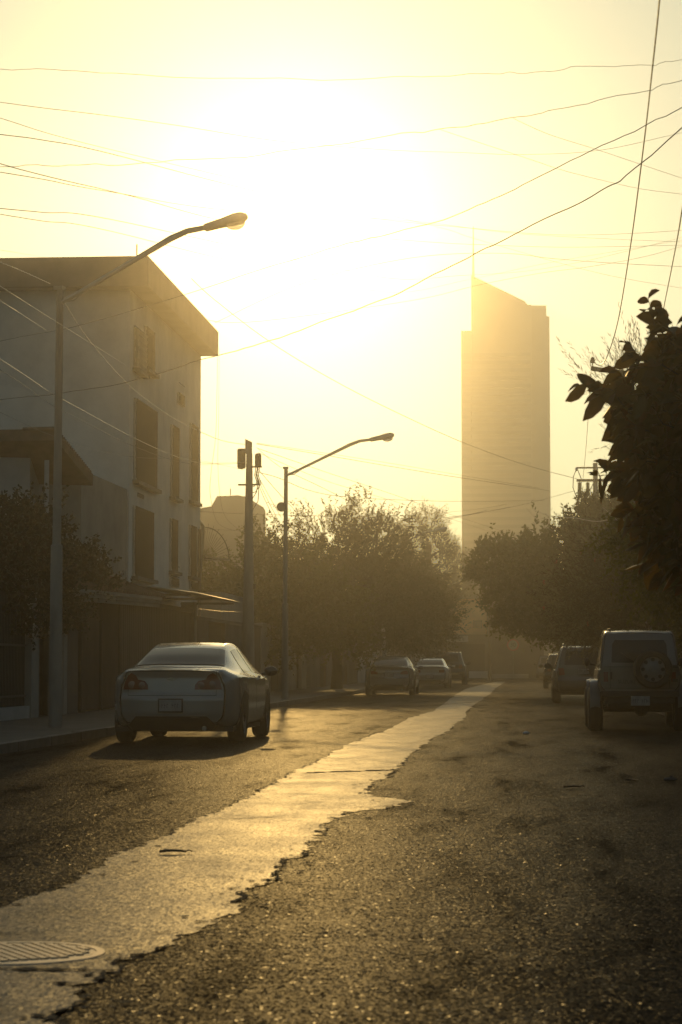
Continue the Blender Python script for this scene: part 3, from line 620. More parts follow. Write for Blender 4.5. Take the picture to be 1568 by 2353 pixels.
b=MB(); b.box(-.02,.36,-.04,.04,hz-.74,hz-.70); b.box(-.28,.3,-.05,.05,hz-1.22,hz-1.18); b.build('bracket','iron',up)
b=MB()
for dx,dl in((.20,1.5),(.26,1.15),(.30,1.3),(.24,1.75)):
    b.tube([(dx,-.03,hz-.74),(dx-.03,-.05,hz-.95),(dx+.05,-.05,hz-1.2),(dx+.02,-.03,hz-dl+.1),(dx-.1,-.05,hz-dl-.1),(.08,-.04,hz-dl-.12)],.012,5)
b.build('cable_loop','wire',up,True)
b=MB(); b.box(.13,.20,-.05,.05,hz-4.0,hz-3.86); b.build('meter','iron',up)
# right pole with cross-arm (top hidden in the leaves)
rp=thing('utility_pole','pole with a single angled cross-arm and pin insulator poking out of the big-leaved tree','utility pole',(3.3,61,.12))
le_=at(1358,846,60); re2=at(1470,861,61)
b=MB(); b.tube([(0,0,0),(0,0,9.2)],[.17,.11],12); b.build('pole','concrete_pole',rp,True)
def rl(v): return Vector(v)-Vector((3.3,61,.12))
b=MB(); d=(rl(re2)-rl(le_)); d=d*1.55; a0=rl(le_); n=Vector((0,0,.058)); b.prism([a0-n,a0+d-n,a0+d+n,a0+n],(0,.09,0)); 
b.build('crossarm','iron',rp)
b=MB(); q=a0+Vector((.05,0,.05)); b.tube([q,q+Vector((0,0,.12))],.014,6)
b.lathe([(.08,.03),(.10,.085),(.13,.05),(.15,.075),(.18,.05),(.20,.06),(.24,.03)],Matrix.Translation(q)@Matrix.Rotation(-PI/2,4,'Y'),12); b.build('insulator','porcelain',rp,True)
# H pole
hx=at(1370,1300,104); hp=thing('utility_pole','distant pole with two cross-arms, hanging insulators and looping jumpers above the ficus','utility pole',(hx.x,104,.12))
H=lambda px,py,Y=104:Vector(at(px,py,Y))-Vector((hx.x,104,.12))
b=MB(); t_=H(1370,1064); b.tube([(0,0,0),(0,0,t_.z)],[.16,.11],12); b.build('pole','concrete_pole',hp,True)
b=MB(); a=H(1325,1075,103.85);c_=H(1416,1074,103.85); b.box(a.x,c_.x,a.y-.04,a.y+.04,a.z-.035,a.z+.035); b.build('crossarm','iron',hp)
b=MB(); a=H(1325,1104,103.85);c_=H(1436,1104,103.85); b.box(a.x,c_.x,a.y-.05,a.y+.05,a.z-.06,a.z+.06); b.build('crossarm','iron',hp)
for px in(1332,1351,1412):
    b=MB(); q=H(px,1108,103.8); pr=[(0,.03)]
    for i in range(9): pr+=[(.06+i*.06,.10),(.09+i*.06,.06)]
    pr+=[(.66,.02)]; b.lathe([(-x_,r_) for x_,r_ in pr],Matrix.Translation(q)@Matrix.Rotation(-PI/2,4,'Y'),10); b.build('hanging_insulator','iron',hp,True)
for px in(1325,1372,1412):
    b=MB(); q=H(px,1078,103.8); b.ball(q,(.06,.06,.09)); b.build('pin_insulator','chrome',hp,True)
b=MB()
for p_ in([(1325,1078),(1318,1095),(1317,1120),(1326,1145)],[(1327,1078),(1336,1100),(1336,1118),(1332,1122)],[(1373,1080),(1382,1105),(1398,1118),(1412,1098),(1414,1078)],[(1370,1085),(1364,1110),(1352,1135)],[(1415,1078),(1424,1100),(1420,1130)]):
    b.tube([H(x,y,103.7) for x,y in p_],.02,5)
b.build('jumper_cable','wire2',hp,True)
q=at(1126,1560,150); fp=thing('utility_pole','slim dark pole at the end of the street beside the low pale wall','utility pole',(q.x,150.5,0))
b=MB(); b.tube([(0,0,0),(0,0,7.6)],[.15,.10],10); b.build('pole','woodpole',fp,True); b=MB(); b.box(-.9,.9,-.05,.05,6.6,6.72); b.build('crossarm','woodpole',fp)
# speed sign
q=at(1178,1482,158); sg=thing('speed_sign','round white 30 sign with dark ring at the end of the street','sign',(q.x,164,.12))
q=at(1178,1482,164); zc=q.z-.12
b=MB(); b.tube([(0,.05,0),(0,.05,zc+.3)],.035,8); b.build('post','steelpost',sg)
TY_=Matrix.Translation((0,0,zc))@Matrix.Rotation(-PI/2,4,'Z')
b=MB(); b.lathe([(0,.44),(.02,.44)],TY_,28); f=b.build('face','signw',sg)
b=MB(); 
for i in range(28):
    t0=2*PI*i/28;t1=2*PI*(i+1)/28; b.add([Vector((r*math.cos(t),-.027,zc+r*math.sin(t))) for t,r in((t0,.34),(t1,.34),(t1,.43),(t0,.43))],[(0,1,2,3)])
b.build('ring','signr',sg); text('numerals','30',.42,'ink',sg,(0,-.03,zc),(PI/2,0,0))
# ---------------------------------------------------------------- cables
def wire(label,pts,r,m='wire',sub=8,group='overhead cables',twist=0,wob=0):
    pts=list(pts)
    if pts[0][0]<0: (x0,y0,Y0),(x1,y1,Y1)=pts[0],pts[1]; pts.insert(0,(-450,y0-(y1-y0)/(x1-x0)*430,max(13,Y0-5)))
    if pts[-1][0]>1568: (x0,y0,Y0),(x1,y1,Y1)=pts[-1],pts[-2]; pts.append((2000,y0+(y0-y1)/(x0-x1)*410,Y0))
    r*=.5*(.55 if pts[0][2]<27 and m=='wire' else 1); Pn=[at(x,y,Y) for x,y,Y in pts]; out=[]; n=len(Pn)
    for i in range(n-1):
        p0=Pn[max(i-1,0)];p1=Pn[i];p2=Pn[i+1];p3=Pn[min(i+2,n-1)]
        for k in range(sub):
            t=k/sub; out.append(.5*((2*p1)+(-p0+p2)*t+(2*p0-5*p1+4*p2-p3)*t*t+(-p0+3*p1-3*p2+p3)*t**3))
    out.append(Pn[-1]); b=MB()
    if wob:
        rw=random.Random(label); ph=rw.uniform(0,6)
        for i,p in enumerate(out): p.z+=wob*math.sin(i*.9+ph)*.6+rw.uniform(-wob,wob)*.5
    b.tube(out,r,5)
    if twist:
        o2=[]; 
        fine=[]
        for i in range(len(out)-1):
            for k in range(5): fine.append(out[i].lerp(out[i+1],k/5))
        for i,p in enumerate(fine): o2.append(p+Vector((math.cos(i*1.7),0,math.sin(i*1.7)))*twist)
        b.tube(o2,r*.8,4)
    o=b.build('overhead_cable',m,None,True); tag(o,label,'cable',group)
WR=[
('thick bare cable dropping from the top right corner to the angled cross-arm',[(1600,-1500,9),(1545,-420,16),(1518,-25,24),(1497,180,30),(1480,330,36),(1450,560,45),(1420,740,54),(1395,820,58),(1380,838,59.5),(1368,835,60),(1360,822,60)],.024,'wire2'),
('thick cable at the right edge dropping behind the wispy tree',[(1680,-900,10),(1610,150,19),(1568,480,27),(1545,610,36),(1528,695,44),(1520,740,48)],.018,'wire2'),
('thin drop wire from the angled cross-arm down to the distant double-armed pole',[(1358,858,60),(1352,960,75),(1346,1040,92),(1340,1102,104)],.018,'wire'),
('highest cable across the whole sky with a loose doubled loop at right',[(-20,157,19),(150,161,19),(400,176,20),(784,182,21),(1060,172,21),(1160,168,21),(1240,166,21),(1340,153,21),(1485,150,21),(1590,134,21)],.008,'wire',0,.012),
('second cable from the top, thick and wavy, rising to the right edge',[(-20,383,22),(120,380,22),(300,376,22),(600,355,22),(900,312,22),(1010,297,22),(1180,272,22),(1310,245,22),(1485,207,21),(1590,176,21)],.011,'wire',0,.014),
('wavy twisted cable rising steeply to the right edge above the tower',[(-20,788,40),(220,738,36),(600,620,30),(800,560,28),(1000,510,26),(1150,450,25),(1290,380,24),(1480,290,22),(1590,235,21)],.009,'wire',0,.01),
('long dark twisted cable sweeping from the apartment building up across the tower top',[(-20,920,44),(130,905,42),(300,876,40),(458,828,38),(600,790,36),(780,725,34),(900,680,33),(1060,600,31),(1180,540,30),(1380,440,27),(1450,395,26),(1590,275,24)],.014,'wire',0,.012),
('thin cable crossing above the wavy twisted cable at right',[(-20,232,20),(100,248,21),(250,266,23),(420,290,27),(650,325,33),(900,345,40),(1050,350,40),(1200,355,39),(1380,345,38),(1590,300,36)],.011),
('thin cable falling to the right edge from the steep crossing',[(1180,272,22),(1260,308,22.5),(1370,343,23),(1480,380,23),(1590,417,23)],.007),
('doubled thin cable falling right below the steep crossing',[(1010,297,22),(1215,365,23),(1300,393,23.5),(1400,418,24),(1480,435,24),(1590,449,24)],.007),
('slack cable over the tower antenna, upper of two',[(-20,306,20),(100,322,22),(250,352,26),(550,430,40),(850,500,60),(1090,525,60),(1230,537,60),(1330,540,60),(1460,536,60),(1590,528,60)],.016),
('slack cable over the tower antenna, lower and nearly level',[(-20,370,20),(50,390,21),(150,415,23),(300,450,29),(560,515,44),(850,545,62),(1000,557,62),(1100,562,62),(1300,568,62),(1590,563,62)],.016),
('cable falling gently right through the level pair above the tower',[(-20,392,20),(100,412,22),(250,440,27),(550,485,42),(950,508,64),(1160,534,64),(1360,547,64),(1590,557,64)],.014),
('cable from above the tower falling to the right edge',[(-20,265,30),(200,330,38),(600,425,55),(1000,520,70),(1080,545,70),(1200,580,70),(1300,608,70),(1420,637,70),(1590,666,70)],.016),
('thin cable brushing the tower peak and rising to the right edge',[(-20,477,22),(100,488,25),(250,503,31),(560,570,52),(900,640,80),(1060,633,80),(1200,624,80),(1330,603,80),(1450,575,80),(1590,540,80)],.016),
('thin cable rising right just under the tower-peak cable',[(-20,489,22),(100,508,25),(250,530,31),(560,605,54),(900,672,84),(1080,642,84),(1250,606,84),(1400,580,84),(1590,548,84)],.014),
('thin cable across the slanted tower crown rising to the right',[(470,735,66),(600,738,72),(950,690,88),(1100,655,88),(1240,628,88),(1360,612,88),(1480,590,88),(1590,560,88)],.014),
('short level cable near the right edge below the crossing bundle',[(494,742,66.5),(700,650,68),(950,592,72),(1150,582,76),(1270,594,76),(1400,604,76),(1590,614,76)],.014),
('long dark cable from the apartment roof falling to the distant double-armed pole',[(440,640,66),(495,690,68),(620,785,72),(760,870,78),(900,942,84),(1060,1015,92),(1200,1066,99),(1325,1100,104)],.022),
('paired cable from the utility pole top to the roadside ficus',[(590,1020,60.5),(760,1048,70),(900,1072,78),(1060,1098,86),(1265,1128,92)],.018),
('its thinner twin running just above the paired cable',[(590,1018,61),(760,1043,71),(900,1065,79),(1060,1092,87),(1240,1122,93)],.012),
('cable sagging from the utility pole across the feathery tree top',[(592,1085,60.5),(640,1098,62),(705,1125,66),(780,1140,72),(900,1148,82),(1060,1152,94),(1250,1150,104)],.016),
('cable from the second lamp top falling to the tree-top cable',[(654,1080,64),(740,1120,70),(860,1180,84),(960,1220,98),(1050,1262,120)],.014),
('diagonal cable from pole to far ficus across the tower foot',[(592,1030,60.5),(750,1085,72),(900,1135,86),(1060,1190,104),(1200,1235,122)],.014),
('second diagonal cable slightly lower across the tower foot',[(594,1040,60.5),(750,1105,74),(900,1150,90),(1060,1200,108),(1180,1240,124)],.012),
('level cable across the whole middle behind both poles',[(455,1175,70),(570,1181,72),(780,1187,78),(980,1192,86),(1090,1180,92),(1200,1160,98),(1320,1128,104)],.017),
('lower level cable crossing behind the second lamp to the right ficus',[(470,1216,72),(570,1219,74),(700,1217,80),(950,1205,92),(1060,1187,98),(1120,1172,102)],.017),
('very low cable grazing the third lamp arm',[(880,1206,120),(1000,1195,110),(1080,1183,100),(1170,1165,90)],.016),
('thin cable under the lamp head pair running into the ficus',[(870,1190,112),(1000,1180,104),(1110,1168,96),(1165,1158,90)],.013),
('drop cable from the utility pole to the lamp post, leftmost of the bundle',[(585,1090,60.5),(610,1150,62),(645,1222,64)],.014),
('drop cable from the utility pole to the lamp post, middle of the bundle',[(586,1086,60.5),(613,1144,62),(646,1208,64)],.012),
('drop cable from the utility pole to the lamp post, rightmost of the bundle',[(587,1082,60.5),(616,1135,62),(647,1190,64)],.012),
('guy cable running from the utility pole past the lamp into the tree',[(588,1072,60.5),(640,1132,66),(680,1175,74),(730,1230,84)],.016),
('thin wire linking utility pole top to second lamp top',[(590,1028,60.5),(620,1055,62),(648,1076,64)],.012),
('beaded sunlit wire running to the nearest lamp top from the left edge',[(-20,594,30),(50,622,32),(116,652,34.4)],.008,'wire2',.008),
('beaded sunlit wire sweeping from the nearest lamp to the utility pole',[(132,665,34.6),(200,775,38),(300,888,44),(380,948,49),(440,982,53),(510,1012,57),(570,1022,60.4)],.010,'wire2',.009),
('bright straight wire crossing the nearest lamp post, upper',[(-20,644,26),(110,727,32),(230,802,38),(290,840,41)],.007,'wire2'),
('bright short wire ending near the nearest lamp post',[(-20,678,25),(50,722,28),(106,759,31)],.007,'wire2'),
('thick sunlit cable bundle passing the nearest lamp to the utility pole',[(-20,812,26),(60,864,30),(118,903,34),(200,948,39),(300,1002,45),(400,1047,52),(470,1064,56),(562,1062,60.4)],.014,'wire2'),
('second thick cable of the bundle just below the sunlit one',[(-20,836,26),(60,888,30),(118,930,34),(200,972,39),(300,1022,45),(400,1058,52),(470,1068,56),(562,1064,60.4)],.013,'wire'),
('thin slack wire under the cable bundle to the utility pole',[(-20,938,30),(110,997,35),(220,1035,41),(330,1052,47),(440,1055,54),(562,1080,60.4)],.010,'wire'),
('thin wire landing on the apartment roof edge',[(-20,571,30),(60,584,36),(110,592,44)],.008),
('slack loop of wire hanging beside the apartment wall',[(500,800,67),(499,900,67),(496,1000,67),(485,1090,67),(484,1140,67),(500,1200,67),(540,1220,67)],.012),
('second slack loop of wire beside the apartment wall',[(504,800,67.5),(503,950,67.5),(501,1060,67.5),(506,1140,67.5),(520,1190,67.5),(560,1225,67.5)],.010),
('sunlit drop wire hanging in the bottlebrush tree, long diagonal',[(1385,1165,50),(1440,1215,49),(1475,1250,48)],.012,'wire2'),
('sunlit slack wire over the bottlebrush tree, left',[(1210,1168,60),(1240,1200,60),(1272,1222,60)],.012,'wire2'),
('sunlit slack wire curving over the ficus and bottlebrush',[(1225,1172,58),(1270,1186,56),(1320,1190,54),(1370,1198,52),(1410,1190,50),(1440,1170,49)],.012,'wire2'),
('coiled bright wire piece beside the big leaves',[(1432,1125,20),(1440,1137,20),(1448,1143,20)],.006,'wire2',.006),
('bright bent wire piece right of the coiled one',[(1456,1152,20),(1468,1156,20),(1480,1153,20)],.006,'wire2',.006),
('low sunlit wire under the metal canopy',[(440,1396,63),(490,1403,64),(560,1407,66)],.012,'wire2'),
]
for w in WR:
    lb,pts,r=w[0],w[1],w[2]; m=w[3] if len(w)>3 else 'wire'; tw_=w[4] if len(w)>4 else 0; wb=w[5] if len(w)>5 else 0
    wire(lb,pts,r,m,8,'overhead cables',tw_,wb)
# ---------------------------------------------------------------- cars
class Car:
    def __init__(s,name,label,cat,loc,rz,body,st,prof,crown=.12,group=None):
        s.t=thing(name,label,cat,loc,rz,group); s.st=np.array(st,float); s.L=s.st[-1,0]; s.prof=prof; s.crown=crown; s.body=body; s.build()
    def p(s,y):
        S_=s.st; i=int(np.clip(np.searchsorted(S_[:,0],y)-1,0,len(S_)-2)); y0,y1=S_[i,0],S_[i+1,0]; h=y1-y0; t=(y-y0)/h
        def tan(j):
            if j==0: return (S_[1,1:]-S_[0,1:])/(S_[1,0]-S_[0,0])
            if j==len(S_)-1: return (S_[-1,1:]-S_[-2,1:])/(S_[-1,0]-S_[-2,0])
            return (S_[j+1,1:]-S_[j-1,1:])/(S_[j+1,0]-S_[j-1,0])
        a,b=S_[i,1:],S_[i+1,1:]; ma,mb=tan(i)*h,tan(i+1)*h
        return (2*t**3-3*t*t+1)*a+(t**3-2*t*t+t)*ma+(-2*t**3+3*t*t)*b+(t**3-t*t)*mb
    def sec(s,y):
        w,zs,zb,zt,wt=s.p(y); e=min(.06,max(.012,(zt-zb)*.25))
        return [(0,zs),(w*.86,zs),(w*.965,zs+.09),(w,zs+.5*(zb-zs)),(w*.985,zb-.09),(w*.935,zb),(wt,zt-e),(wt*.72,zt-e*.18),(0,zt)]
    def xz(s,y,q):
        P=s.sec(y); i=int(min(7,q)); t=q-i
        if i==0: a,b=P[0],P[1]; return a[0]+(b[0]-a[0])*t,a[1]+(b[1]-a[1])*t
        p0=P[max(i-1,1)] if i>1 else P[1]; p1=P[i]; p2=P[i+1]; p3=P[i+2] if i+2<=8 else (-P[7][0],P[7][1])
        if i in(5,): p0,p3=(2*p1[0]-p2[0],2*p1[1]-p2[1]),(2*p2[0]-p1[0],2*p2[1]-p1[1])
        f=lambda k:.5*(2*p1[k]+(p2[k]-p0[k])*t+(2*p0[k]-5*p1[k]+4*p2[k]-p3[k])*t*t+(3*p1[k]-p0[k]-3*p2[k]+p3[k])*t**3)
        return f(0),f(1)
    def yo(s,y,x,z):
        w=s.st[0,1]; u=min(1.15,abs(x)/w); fr=max(0,1-y/.55); o=fr*(np.interp(z,[a for a,_ in s.prof],[b for _,b in s.prof])+s.crown*u**2.6)
        fb=max(0,1-(s.L-y)/.6); o-=fb*(.2*u**2.2+.06*abs(z-.55))
        return o
    def S(s,y,q,sg=1,off=0):
        x,z=s.xz(y,q); return Vector((sg*(x+off),y+s.yo(y,x,z),z))
    def build(s):
        ys=sorted(set([round(v,3) for v in np.linspace(0,s.L,44)]+[.05,.1,.15,s.L-.05,s.L-.1])); qs=[0]+list(np.linspace(1,8,36))
        b=MB()
        for sg in(1,-1):
            G=[[s.S(y,q,sg) for q in qs] for y in ys]
            if sg<0: G=[r[::-1] for r in G]
            b.grid(G)
        for y,fl in((0,1),(s.L,-1)):
            G=[]
            for q in qs[1:]:
                x,z=s.xz(y,q); G.append([Vector((x*u,y+s.yo(y,x*u,z),z)) for u in np.linspace(-1,1,15)][::fl])
            b.grid(G)
        o=b.build('body',s.body,s.t,True)
        try: o.data.set_sharp_from_angle(angle=math.radians(50))
        except Exception: pass
        o.modifiers.new('w','WELD').merge_threshold=.0015
    def side(s,name,m,yb0,yb1,yt0,yt1,q0=5.1,q1=5.92,off=.007):
        for sg in(1,-1):
            G=[]
            for i in range(9):
                t=i/8; q=q0+(q1-q0)*t; ya=yb0+(yt0-yb0)*t; yb=yb1+(yt1-yb1)*t
                G.append([s.S(ya+(yb-ya)*k/10,q,sg,off) for k in range(11)][::sg])
            s_=MB().grid(G).build(name,m,s.t,True)
    def top(s,name,m,ya,yb,q0,off=.007,yin=.0):
        qs=np.linspace(q0,8,9); G=[]
        for i in range(11):
            y=ya+(yb-ya)*i/10; r=[]
            for sg in(1,-1):
                for q in (qs if sg>0 else qs[::-1][1:]):
                    p=s.S(y,q,sg); p.z+=off; p.y-=off*(1 if ya<s.L/2 else -1); r.append(p)
            G.append(r)
        return MB().grid(G).build(name,m,s.t,True)
    def capp(s,x,z,off=0): return Vector((x,s.yo(0,x,z)-off,z))
    def cap(s,name,m,poly,off=.012,mirror=True,parent=None,back=.03):
        for sg in((1,-1) if mirror else (1,)):
            pl=[]
            n=len(poly)
            for i in range(n):
                a,b_=poly[i],poly[(i+1)%n]
                for k in range(4): pl.append((a[0]+(b_[0]-a[0])*k/4,a[1]+(b_[1]-a[1])*k/4))
            cx=sum(q[0] for q in pl)/len(pl); cz=sum(q[1] for q in pl)/len(pl); b=MB(); N=len(pl); rings=[]
            for f in(1,.96,.66,.33):
                o_=off if f<1 else -back
                rings.append([s.capp(sg*(cx+(q[0]-cx)*f),cz+(q[1]-cz)*f,o_) for q in pl])
            vs=[v for r in rings for v in r]+[s.capp(sg*cx,cz,off)]; fs=[]
            for r in range(3):
                for i in range(N): fs.append((r*N+i,r*N+(i+1)%N,(r+1)*N+(i+1)%N,(r+1)*N+i))
            for i in range(N): fs.append((3*N+i,3*N+(i+1)%N,4*N))
            b.add(vs,fs); o=b.build(name,m,parent or s.t,True)
        return o
    def sx(s,y,z):
        best=None
        for q in np.linspace(1,5.2,60):
            x,zz=s.xz(y,q); d=abs(zz-z)
            if best is None or d<best[0]: best=(d,x)
        return best[1]
    def arch(s,yc,zc,r,m='plastic'):
        for sg in(1,-1):
            b=MB(); G=[]
            for i in range(25):
                t=-.25+(PI+.5)*i/24; row=[]
                for rr_ in(.2,.6,.9,1):
                    y=yc+r*rr_*math.cos(t); z=zc+r*rr_*math.sin(t); z=max(z,s.p(yc)[1]+.005)
                    x=s.sx(y,z); row.append(Vector((sg*(x+.006),y+s.yo(y,x,z),z)))
                G.append(row[::sg])
            b.grid(G).build('wheel_arch',m,s.t,True)
    def wheel(s,x,y,R,tw,rimf=.62,rm='rim'):
        sg=1 if x>0 else -1
        w=bpy.data.objects.new('wheel',None); COL.objects.link(w); w.parent=s.t; w.location=(x,y,R)
        h=tw/2; T=Matrix.Scale(sg,4,(1,0,0)); b=MB(); b.lathe([(-h,R*rimf),(-h,R*.88),(-h+.015,R*.955),(-h+.04,R),(h-.04,R),(h-.015,R*.955),(h,R*.88),(h-.005,R*rimf),(h-.03,R*rimf*.98)],T,30,False)
        tyre=b.build('tyre','rubber',w,True)
        s.rim(w,T,R,h,rimf,rm)
    def rim(s,w,T,R,h,rimf,rm,ns=5):
        b=MB(); r=R*rimf; b.lathe([(h-.10,r*.96),(h-.09,r*.96),(h-.085,.02)],T,30); b.cur=0
        b.lathe([(h-.06,r*.22),(h-.02,r*.2),(h-.015,.01)],T,16)
        for k in range(ns):
            Q=T@Matrix.Rotation(2*PI*k/ns,4,'X'); b.box(h-.07,h-.025,-r*.13,r*.13,r*.15,r*.97,Q)
        pr=[]
        b.lathe([(h-.07,r*.9),(h-.015,r*.95),(h-.01,r*1.0),(h-.07,r*1.0)],T,30)
        b.build('rim',rm,w,True)
    def mirror(s,x,y,z,m,r=(.10,.06,.075)):
        for sg in(1,-1):
            b=MB(); b.ball((sg*(x+.06),y,z),r,None,12,8); b.tube([(sg*(x-.08),y+.05,z-.05),(sg*(x+.02),y+.02,z-.03)],.022,6); b.build('mirror',m,s.t,True)
    def plate(s,z,w=.30,h=.15,x=0,off=.02,y=None):
        y=s.yo(0,x,z) if y is None else y
        o=MB().box(x-w/2,x+w/2,y-off-.012,y-off,z-h/2,z+h/2).build('number_plate','plate',s.t,bevel=.004)
        b=MB(); r=random.Random(int(z*1000)+int(w*99))
        for i in range(7):
            if i==3: continue
            xa=x-w*.40+i*w*.118; zm=z+r.uniform(-.1,.1)*h; b.box(xa,xa+w*.03,y-off-.015,y-off-.013,z-h*.22,z+h*.2); b.box(xa+w*.03,xa+w*.075,y-off-.015,y-off-.013,zm,zm+h*r.uniform(.08,.2))
        b.build('plate_marking','plateink',o)
SED=[(0,.70,.30,.86,1.00,.62),(.12,.78,.26,.90,1.025,.66),(.35,.84,.22,.93,1.04,.68),(.7,.875,.21,.94,1.05,.66),(1.2,.89,.20,.945,1.22,.60),(1.75,.89,.20,.94,1.355,.55),(2.4,.89,.20,.93,1.395,.56),(3.0,.89,.20,.92,1.33,.58),(3.7,.885,.20,.91,1.02,.70),(4.3,.85,.20,.86,.91,.66),(4.85,.66,.26,.70,.74,.5)]
PROF=[(.2,.10),(.32,.03),(.42,0),(.62,0),(.68,.035),(.9,.06),(1.0,.03),(1.05,.06)]
def sedan(label,loc,paintm,lights,sc=1.,name='sedan_car',platez=.525,group='cars parked on the left'):
    st=[(a*sc,b,c,d,e,f) for a,b,c,d,e,f in SED]
    c=Car(name,label,'car',loc,0,paintm,st,PROF,.15,group)
    c.top('rear_window','glass',.80*sc,1.50*sc,6.14,.008); c.top('windscreen','glass',3.02*sc,3.62*sc,6.2,.006)
    c.side('side_window','glass',1.42*sc,2.28*sc,1.78*sc,2.30*sc); c.side('side_window','glass',2.36*sc,3.42*sc,2.38*sc,2.86*sc)
    for yw in(1.0*sc,3.8*sc):
        c.arch(yw,.33,.385)
        for sg in(1,-1): c.wheel(sg*.775,yw,.33,.225)
    lights(c); c.plate(platez); c.mirror(.93,3.25*sc,.98,paintm if paintm!='white' else 'black')
    c.cap('lower_bumper','plastic',[(-.56,.19),(.56,.19),(.62,.26),(.50,.385),(-.50,.385),(-.62,.26)],.008,False)
    b=MB(); b.box(-.8,.8,.35,4.3*sc,.17,.24); b.build('underbody','plastic',c.t)
    b=MB(); b.tube([(.45,.05,.22),(.45,.6,.22)],.035,8); b.build('exhaust','chrome',c.t)
    b=MB(); yp=c.yo(0,0,platez)-.021; b.box(-.17,.17,yp+.006,yp+.02,platez-.095,platez+.095); b.build('plate_recess','plastic',c.t)
    for sg in(1,-1):
        b=MB(); b.tube([c.capp(sg*.60,z_,.002) for z_ in np.linspace(.66,.99,8)],.004,4); b.build('seam','plastic',c.t)
    # seams: boot lid line and bumper line
    for zz,x1 in((.66,.60),(.985,.58)):
        b=MB(); pts=[c.capp(-x1+2*x1*i/16,zz,.0) for i in range(17)]; b.tube(pts,.0045,4); b.build('seam','plastic',c.t)
    for sg in(1,-1):
        for yy in(2.33*sc,1.35*sc,3.45*sc):
            b=MB(); b.tube([c.S(yy,q,sg,-.001) for q in np.linspace(2.2,5,10)],.004,4); b.build('door_seam','plastic',c.t)
        for yy in(1.55*sc,2.55*sc):
            b=MB(); p0=c.S(yy,4.35,sg,.012);p1=c.S(yy+.2,4.35,sg,.012); b.tube([p0,p1],.014,6); b.build('door_handle','chrome',c.t,True)
    return c
def lights_a(c):
    c.cap('taillight','red',[(.31,.735),(.315,.80),(.36,.855),(.46,.875),(.49,.93),(.555,.965),(.61,.93),(.655,.85),(.68,.735)],.012)
    for sg in(1,-1):
        for x,z,r in((.40,.795,.048),(.545,.80,.055)):
            b=MB(); y=c.yo(0,x,z)-.017; b.lathe([(0,r),(-.006,r*.8)],Matrix.Translation((sg*x,y,z))@Matrix.Rotation(PI/2,4,'Z'),18); b.build('light_ring','lens',c.t,True)
    b=MB(); y=c.yo(0,0,.885)-.008; b.prism([Vector((-.06,y,.87)),Vector((-.02,y,.87)),Vector((-.02,y,.86)),Vector((.02,y,.86)),Vector((.02,y,.87)),Vector((.06,y,.87)),Vector((.05,y,.89)),Vector((.02,y,.89)),Vector((.02,y,.9)),Vector((-.02,y,.9)),Vector((-.02,y,.89)),Vector((-.05,y,.89))],(0,-.008,0)); b.build('emblem','chrome',c.t)
sedan('white four-door sedan with twin round rear lights, nearest car on the left',(-4.775,30.4,0),'white',lights_a)
def lights_b(c):
    c.cap('taillight','red',[(.40,.74),(.39,.80),(.50,.86),(.63,.87),(.67,.80),(.66,.74)],.012)
    b=MB(); y=c.yo(0,0,.80)-.02; b.box(-.40,.40,y,y+.03,.795,.825); b.build('garnish','chrome',c.t,bevel=.006)
    b=MB(); y=c.yo(0,0,.91)-.006
    for i in range(20):
        a=2*PI*i/20;a2=2*PI*(i+1)/20; b.tube([(.062*math.cos(a),y,.91+.04*math.sin(a)),(.062*math.cos(a2),y,.91+.04*math.sin(a2))],.006,4,False); b.tube([(.03*math.cos(a),y,.918+.03*math.sin(a)),(.03*math.cos(a2),y,.918+.03*math.sin(a2))],.005,4,False)
    b.build('emblem','chrome',c.t)
    c.cap('bumper_crease','chrome',[(-.62,.605),(.62,.605),(.64,.62),(-.64,.62)],.01,False)
sedan('silver sedan with oval badge and chrome strip under the feathery tree',(-4.83,80.0,0),'silver',lights_b,.94,'sedan_car',.71)
def lights_c(c):
    c.cap('taillight','red',[(.42,.72),(.42,.84),(.66,.84),(.68,.72)],.012)
    b=MB(); b.tube([(0,1.9,1.39),(0,1.86,1.47)],.008,5); b.build('aerial','plastic',c.t)
sedan('pale cream sedan with bright sunlit roof between the silver sedan and black utility',(-4.45,104.7,0),'cream',lights_c,.9)
SUV=[(0,.74,.36,1.0,1.60,.60),(.12,.82,.33,1.02,1.63,.62),(.5,.86,.30,1.03,1.66,.63),(1.2,.88,.28,1.03,1.68,.63),(2.2,.88,.28,1.02,1.68,.63),(2.8,.88,.28,1.0,1.58,.62),(3.35,.87,.28,.99,1.10,.72),(4.0,.84,.30,.93,1.0,.68),(4.45,.66,.34,.8,.86,.55)]
PS=[(.3,.08),(.45,0),(.68,0),(.74,.05),(1.0,.06),(1.3,.12),(1.62,.24)]
